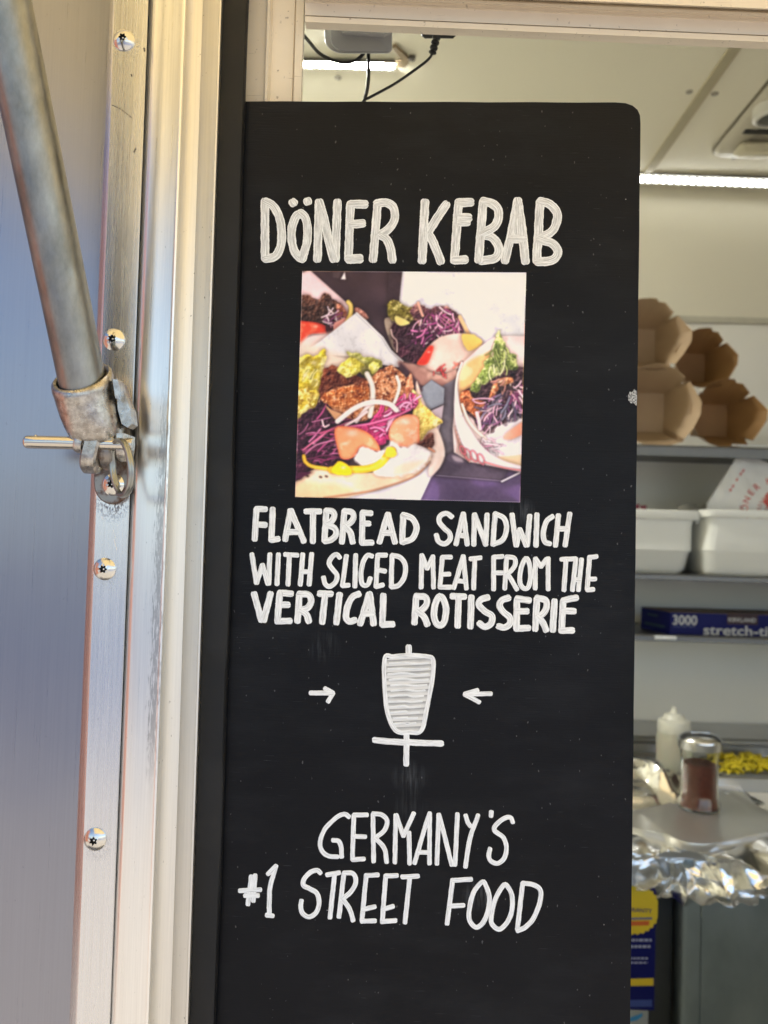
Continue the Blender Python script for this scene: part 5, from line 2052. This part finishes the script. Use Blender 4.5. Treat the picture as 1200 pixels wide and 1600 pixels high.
mb.box((-.3, 1.597, zr1 - .0115), (1.92, 1.745, zr1), bev=.003)
build('back_ledge', mb, M['steel'], e)
mb = MB()
mb.box((-.29, 1.4565, ZT - .012), (at(1112, 1205, 1.48).x, 1.5845, ZT - .0005), bev=.002)
build('pan_cover', mb, M['steel'], e)


def food_pan(x0, x1, label):
    ee = empty('food_pan', ((x0 + x1) / 2, 1.52, ZT - .05), category='food pan', label=label)
    rings = []
    cx_, hx, cy_, hy = (x0 + x1) / 2, (x1 - x0) / 2, 1.5205, .063
    for ins, z in ((.01, ZT - .049), (.004, ZT - .01), (.002, ZT + .002), (-.001, ZT + .0026), (-.001, ZT + .0036), (.004, ZT + .0036), (.007, ZT - .01), (.013, ZT - .046)):
        rings.append(rrect(cx_, cy_, hx - ins, hy - ins, .014, z, 4))
    mb = MB()
    mb.loft(rings, True, True)
    build('pan', mb, M['steel'], ee, smooth=40)
    return ee


xa, xb = at(1118, 1205, 1.48).x, at(1252, 1205, 1.48).x
food_pan(xa, xb, 'steel pan heaped with sliced yellow peppers')
t = NT('pepper_skin')
t.set(base=t.mix(t.noise((1, 1, 1), 90, 3), (.58, .44, .015), (.66, .56, .03)), rough=.35)
M['pepper'] = t.mat
mb = MB()
pr_ = random.Random(3)
for k in range(170):
    x = pr_.uniform(xa + .012, xb - .012)
    y = pr_.uniform(1.47, 1.572)
    edge_ = min(1, (xb - x) / .05, (x - xa) / .03)
    z = ZT - .006 + pr_.uniform(0, .014) * edge_ + .008 * edge_
    th, tl = pr_.uniform(0, PI), pr_.uniform(-.6, .6)
    r = pr_.uniform(.008, .013)
    pts = []
    for q in range(5):
        a = -1.1 + 2.2 * q / 4
        lx, lz = r * math.sin(a), r * (math.cos(a) - .6)
        pts.append((x + lx * math.cos(th), y + lx * math.sin(th), z + lz * math.cos(tl) + lx * .3 * math.sin(tl)))
    mb.tube(pts, .0026, 6)
build('sliced_peppers', mb, M['pepper'], None, smooth=60, label='heap of bright yellow sliced peppers in the steel pan', category='sliced peppers', kind='stuff')
# ------------------------------------------------------------------ foil covered cart in front
ZC = at(1090, 1262, 1.33).z
YF = 1.185                                 # front of the cart
CX0, CX1 = -.12, 1.25
cart = empty('steel_cabinet', (.55, 1.21, .45), category='cabinet', label='dark stainless cabinet under crumpled aluminium foil')
t = NT('cabinet_steel')
st = t.noise((300, 8, 8), 1, 4)
sm = t.ramp(t.noise((11, 11, 7), 1, 4), [(.35, 0), (.7, 1)])
t.set(base=t.mix(sm, (.30, .36, .385), (.44, .515, .54)), metal=1.0, rough=t.math('MULTIPLY_ADD', sm, .2, .30))
wv = t.noise((6, 6, 2.2), 1, 2)
t.bump(wv, .6, .02)
mb = MB()
xe = at(1062, 1480, YF + .012).x
mb.box((xe, YF + .012, .451), (CX1, 1.2312, ZC - .0305), bev=.012)
build('front_panel', mb, t.mat, cart)
mb = MB()
mb.box((CX0, YF + .036, .451), (xe - .0015, 1.2312, ZC - .0305), bev=.002)
build('recessed_panel', mb, plain('recess_shade', (.03, .036, .04), .5), cart)  # shade of the set back part put into a dark colour
mb = MB()
x_a, x_b = at(1094, 1480, YF + .012).x, at(1250, 1480, YF + .012).x
mb.box((x_a, YF + .0085, .60), (x_b, YF + .0122, ZC - .05), bev=.0015)
build('door', mb, t.mat, cart)
mb = MB()
mb.box((CX0 - .004, YF - .004, ZC - .030), (CX1, 1.236, ZC - .012), bev=.004)
build('top_rim', mb, M['steel'], cart)


def crumple(p, s, k):
    """sharp creases: ridged cells"""
    v = Vector((p[0] * s, p[1] * s, p[2] * s))
    d, _ = mnoise.voronoi(v, distance_metric='DISTANCE', exponent=2)
    return (d[1] - d[0]) * k


t = NT('foil')
t.set(base=(.91, .92, .92), metal=1.0, rough=t.ramp(t.noise((1, 1, 1), 40, 3), [(.3, .14), (.7, .26)]))
t.bump(t.noise((1, 1, 1), 70, 3, .5), .15, .002)
M['foil'] = t.mat
foil = empty('foil_cover', (.4, YF, ZC - .1), category='aluminium foil', label='crumpled bright aluminium foil draped over the cabinet front')
x0f, x1f = at(940, 1350, YF).x, at(1330, 1350, YF).x
NXF, NZF = 150, 56


def rid(x, y, z):
    return 1 - abs(mnoise.noise(Vector((x, y, z)))) * 2.2


def folds(x, z, sd):
    # big overlapping folds with sharp crests, then small dents
    wx = x + .022 * mnoise.noise(Vector((x * 14, z * 14, sd)))
    wz = z + .016 * mnoise.noise(Vector((x * 12, z * 14, sd + 7)))
    h = .030 * rid(wx * 8, wz * 20, sd) + .014 * rid(wx * 17 + wz * 14, wz * 24 - wx * 8, sd + 3)
    c_, _p = mnoise.voronoi(Vector((wx * 17, wz * 26, sd)))
    return h + .018 * (c_[1] - c_[0]) + .0012 * rid(wx * 60, wz * 60, sd + 5)


ztop_, zbot_ = ZC - .001, at(1090, 1418, YF - .02).z
vs = []
for j in range(NZF + 1):
    for i in range(NXF + 1):
        s_, r_ = i / NXF, j / NZF
        x = x0f + (x1f - x0f) * s_
        z = ztop_ + (zbot_ - ztop_) * r_
        hem = .009 * mnoise.noise(Vector((x * 13, 0, 3))) + .006 * rid(x * 30, 0, 8)
        if x > at(1172, 1400, YF).x:
            hem += .35 * (x - at(1172, 1400, YF).x)
        z += hem * r_ ** 2
        in_ = min(1, r_ * 6)
        y = YF - .004 - .018 * math.sin(PI * r_ ** .8) + (1 - in_) * .03
        y -= (folds(x, z, 1.7) - .022) * in_
        vs.append(Vector((x, y, z + .004 * mnoise.noise(Vector((x * 35, 3, z * 35))))))
fs = []
for j in range(NZF):
    for i in range(NXF):
        a = j * (NXF + 1) + i
        if (i + j) % 2:
            fs += [(a, a + 1, a + NXF + 2), (a, a + NXF + 2, a + NXF + 1)]
        else:
            fs += [(a, a + 1, a + NXF + 1), (a + 1, a + NXF + 2, a + NXF + 1)]
mb = MB()
mb.add(vs, fs)
o_ = build('foil_skirt', mb, M['foil'], foil, smooth=32)
# foil over the top, wrinkled more at the back left
NXF, NYF = 110, 80
vs = []
trayc = at(1110, 1262, 1.3)
for j in range(NYF + 1):
    for i in range(NXF + 1):
        x = x0f + (x1f - x0f) * i / NXF
        y = YF + .02 + (1.46 - YF - .02) * j / NYF
        z = ZC - .006
        back = max(0, min(1, (y - 1.325) / .04))
        left = max(0, min(1, (at(1090, 1220, 1.40).x - x) / .05))
        z += folds(x + y * .5, y * .7, 4.4) * (.12 + .9 * back * (.25 + .75 * left)) - .006
        z += .020 * back * left
        if y < YF + .10:
            z = min(z, ZC - .003)
        if x > at(1150, 1230, 1.42).x + (1.44 - y) * .6:
            z -= .05
        vs.append(Vector((x, y, max(z, ZC - .028 if x < .55 else ZC - .06))))
fs = []
for j in range(NYF):
    for i in range(NXF):
        a = j * (NXF + 1) + i
        if (i * 7 + j) % 2:
            fs += [(a, a + 1, a + NXF + 2), (a, a + NXF + 2, a + NXF + 1)]
        else:
            fs += [(a, a + 1, a + NXF + 1), (a + 1, a + NXF + 2, a + NXF + 1)]
mb = MB()
mb.add(vs, fs)
build('foil_top', mb, M['foil'], foil, smooth=28)
# dull foil wrapped board lying on the foil
opx = [(930, 1278), (992, 1294), (1020, 1300), (1045, 1305), (1062, 1313), (1085, 1318), (1112, 1318), (1150, 1310), (1180, 1303), (1205, 1300), (1236, 1296), (1240, 1285),
       (1200, 1270), (1180, 1258), (1163, 1240), (1148, 1222), (1122, 1219), (1096, 1226), (1074, 1240), (1052, 1255), (1000, 1266), (960, 1270)]
ov = [atz(x, y, ZC + .0035) for x, y in crv(opx + [opx[0]], 3)[:-1]]
t = NT('dull_foil')
rg = t.noise((16, 5, 16), 1, 4)
t.set(base=t.mix(rg, (.80, .79, .76), (.88, .87, .85)), metal=.9, rough=t.math('MULTIPLY_ADD', rg, .2, .26))
t.bump(t.noise((1, 1, 1), 20, 4), .25, .004)
mb = MB()
cv = sum(ov, Vector()) / len(ov)
low = [p + Vector((0, 0, -.012)) for p in ov]
lip = [p + (p - cv).normalized() * .003 + Vector((0, 0, .0012)) for p in ov]
lip2 = [p + (p - cv).normalized() * .004 + Vector((0, 0, -.002)) for p in ov]
mb.loft([low, lip2, lip, ov], True, True)
tray = build('foil_board', mb, t.mat, None, smooth=40, label='flat dull foil covered board under the spice shaker', category='serving board')

# ------------------------------------------------------------------ spice shaker
sp = atz(1092, 1262, ZC + .0038)
sh = empty('spice_shaker', sp, category='spice shaker', label='glass shaker of dark red spice with a domed chrome lid')
ks = sp.y / FPX
rb_ = 31 * ks
hz_ = (1262 - 1160) * ks
t = NT('shaker_glass')
t.set(base=(.95, .97, .95), trans=1.0, rough=.02, ior=1.46)
M['glass'] = t.mat
nf_ = 40
mb = MB()
prof = [(rb_ * .96, 0), (rb_ * 1.0, .004), (rb_ * .98, .012), (rb_ * .90, .020), (rb_ * .87, .03), (rb_ * .87, hz_ * .72), (rb_ * .93, hz_ * .86), (rb_ * .92, hz_)]
inner = [(r - .0022, max(h, .0035)) for r, h in prof[::-1]]
rings = []
for r, h in prof + inner:
    row = []
    for k in range(nf_):
        a = 2 * PI * k / nf_
        fl_ = 1 + (.022 * math.cos(10 * a) if .015 < h < hz_ * .8 else 0)
        row.append(sp + Vector((r * fl_ * math.cos(a), r * fl_ * math.sin(a), h)))
    rings.append(row)
mb.loft(rings, True, True)
build('jar', mb, M['glass'], sh, smooth=40)
t = NT('red_spice')
g_ = t.noise((1, 1, 1), 700, 3)
t.set(base=t.mix(t.ramp(g_, [(.4, 0), (.62, 1)]), (.07, .012, .008), (.24, .050, .026)), rough=.9)
t.bump(g_, .5, .001)
mb = MB()
mb.lathe([(rb_ * .86, .004), (rb_ * .86, .014), (rb_ * .80, .02), (rb_ * .79, .03), (rb_ * .775, hz_ * .66), (rb_ * .7, hz_ * .685), (rb_ * .3, hz_ * .66)], sp, 32)
build('spice', mb, t.mat, sh, smooth=40)
t = NT('chrome_lid')
t.set(base=(.78, .79, .80), metal=1.0, rough=.2)
mb = MB()
rl_ = 32.5 * ks
mb.lathe([(rb_ * .95, hz_ - .012), (rl_ * .97, hz_ - .012), (rl_ * .985, hz_ - .004), (rl_, hz_), (rl_ * .99, hz_ + .003), (rl_ * .93, hz_ + .006), (rl_ * .75, hz_ + .0105), (rl_ * .4, hz_ + .0135), (.001, hz_ + .0145)], sp, 40)
lid = build('lid', mb, t.mat, sh, smooth=50)
mb = MB()
mb.prism([sp + Vector((.016 * math.cos(a), .016 * math.sin(a) - .002, hz_ + .0132)) for a in np.linspace(0, PI, 9)], (0, 0, .0022))
build('flap', mb, M['steel'], lid)

# ------------------------------------------------------------------ squeeze bottle
yb_ = 1.50
bq = at(1052, 1200, yb_)
kb = yb_ / FPX
bot = empty('squeeze_bottle', (bq.x, yb_, ZT - .002), category='squeeze bottle', label='cloudy white squeeze bottle with a pointed cap behind the spice shaker')
mb = MB()
r_ = 25.5 * kb
zcap = at(1052, 1142, yb_).z
t = NT('milky_plastic')
t.set(base=(.60, .58, .46), rough=.35, trans=.25, sss=.2)
mb.lathe([(r_ * .95, ZT + .0005), (r_, ZT + .006), (r_, zcap - .012), (r_ * .93, zcap - .003), (r_ * .88, zcap + .002)], (bq.x, yb_, 0), 32)
build('bottle_body', mb, t.mat, bot, smooth=40)
t = NT('cap_plastic')
t.set(base=(.68, .67, .58), rough=.35)
mb = MB()
rc = 22.5 * kb
z1 = at(1052, 1123, yb_).z
z2 = at(1052, 1113, yb_).z
z3 = at(1052, 1105, yb_).z
mb.lathe([(rr * kb, at(1052, yy, yb_).z) for rr, yy in ((24, 1143), (24.3, 1141), (24.3, 1128), (23, 1125), (18, 1122.5), (15, 1118), (13, 1115.5), (7, 1114), (5, 1111), (3.6, 1105), (.5, 1104))],
         (bq.x, yb_, 0), 32)
build('cap', mb, t.mat, bot, smooth=25)

# ------------------------------------------------------------------ blue carton standing against the cabinet, pale carton under it
yv = YF - .002
bx = empty('foil_carton', at(1000, 1580, yv), category='carton', label='upright blue carton with a yellow starburst below the foil')


def vb(x, y, lift=0.0):
    return at(x, y, yv - .03 - lift)


z_hi, z_lo = vb(1000, 1390).z, vb(1000, 1579).z
xl_, xr_ = vb(900, 1480).x, vb(1024.5, 1480).x
mb = MB()
mb.box((xl_, yv - .03, z_lo), (xr_, yv + .008, z_hi), bev=.0015)
build('carton_body', mb, M['navy'], bx)
mb = MB()
st_ = []
for k in range(56):
    a = 2 * PI * k / 56
    r = 38.5 + (1.6 if k % 2 else -1.0)
    st_.append((992 + r * math.cos(a), 1421 + r * math.sin(a)))
M['yellow_ink'] = plain('yellow_ink', (.62, .47, .02), .5, var=.06)
mb.add([vb(x, y, .0006) for x, y in st_ if True] + [vb(992, 1421, .0006)], [(i, (i + 1) % 56, 56) for i in range(56)])
# keep the star on the carton: trimmed at its right edge
mb.v = [(min(x, xr_ + .002), y, z) for x, y, z in mb.v]
build('yellow_star', mb, M['yellow_ink'], bx, smooth=0)
mb = MB()
mb.add([vb(960, 1530, .0006), vb(1021, 1528.5, .0006), vb(1021, 1540, .0006), vb(960, 1541, .0006)], [(0, 1, 2, 3)])
build('yellow_band', mb, M['yellow_ink'], bx, smooth=0)
ur, uu = Vector((1, 0, -.03)).normalized(), Vector((.03, 0, 1)).normalized()


def vtext(mb, s, x, y, w, h, bold=0.0):
    a, b = vb(x, y, .0011), vb(x + w, y, .0011)
    text_on(mb, s, a, ur, uu, h * (yv - .03) / FPX, (b - a).length, bold)


mb = MB()
vtext(mb, 'WARRANTY', 964, 1423, 55, 6, .01)
build('dark_lettering', mb, plain('navy_ink', (.02, .02, .16), .5), bx, smooth=0)
mb = MB()
for y, x1 in ((1434.5, 1019),):
    mb.add([vb(965, y, .0010), vb(x1, y - 1, .0010), vb(x1, y + 2, .0010), vb(965, y + 3, .0010)], [(0, 1, 2, 3)])
build('printed_line', mb, plain('blue_grey_ink', (.10, .12, .30), .5), bx, smooth=0)
mb = MB()
mb.add([vb(966, 1440, .0010), vb(1015, 1439, .0010), vb(1014, 1446, .0010), vb(968, 1447, .0010)], [(0, 1, 2, 3)])
build('orange_band', mb, plain('orange_ink', (.52, .11, .02), .5), bx, smooth=0)
mb = MB()
for y, x1, h in ((1467, 1018, 4), (1477, 1016, 4), (1496, 1012, 3), (1503, 1012, 2.5)):
    x = 962
    q = random.Random(int(y))
    while x < x1:
        w = q.uniform(3, 7)
        mb.add([vb(x, y, .0008), vb(min(x + w, x1), y, .0008), vb(min(x + w, x1), y + h, .0008), vb(x, y + h, .0008)], [(0, 1, 2, 3)])
        x += w + 1.6
build('printed_lines', mb, plain('pale_blue_ink', (.30, .33, .48), .5), bx, smooth=0)
mb = MB()
mb.add([vb(960, 1563, .0006), vb(1019, 1562, .0006), vb(1019, 1573, .0006), vb(960, 1574, .0006)], [(0, 1, 2, 3)])
build('blue_band', mb, plain('mid_blue_ink', (.03, .06, .26), .5), bx, smooth=0)
e = empty('pale_carton', (xl_ + .03, yv - .01, z_lo - .16), category='carton', label='pale grey carton with a light blue mark below the blue carton')
mb = MB()
mb.box((xl_ + .004, yv - .028, z_lo - .30), (xr_ - .008, yv + .008, z_lo - .0006), bev=.0015)
build('carton_body', mb, plain('carton_pale', (.30, .34, .36), .5), e)
mb = MB()
mb.add([vb(x, y, -.0012) for x, y in ((984, 1590), (1004, 1583), (1004, 1588), (996, 1594), (984, 1597))], [(0, 1, 2, 3, 4)])
build('blue_mark', mb, plain('light_blue_ink', (.03, .22, .50), .5), e, smooth=0)
mb = MB()
mb.box((xl_ - .05, yv - .10, z_lo - .32), (xr_ + .10, YF + .0115, z_lo - .3006), bev=.002)
build('carton_ledge', mb, M['steel'], cart)
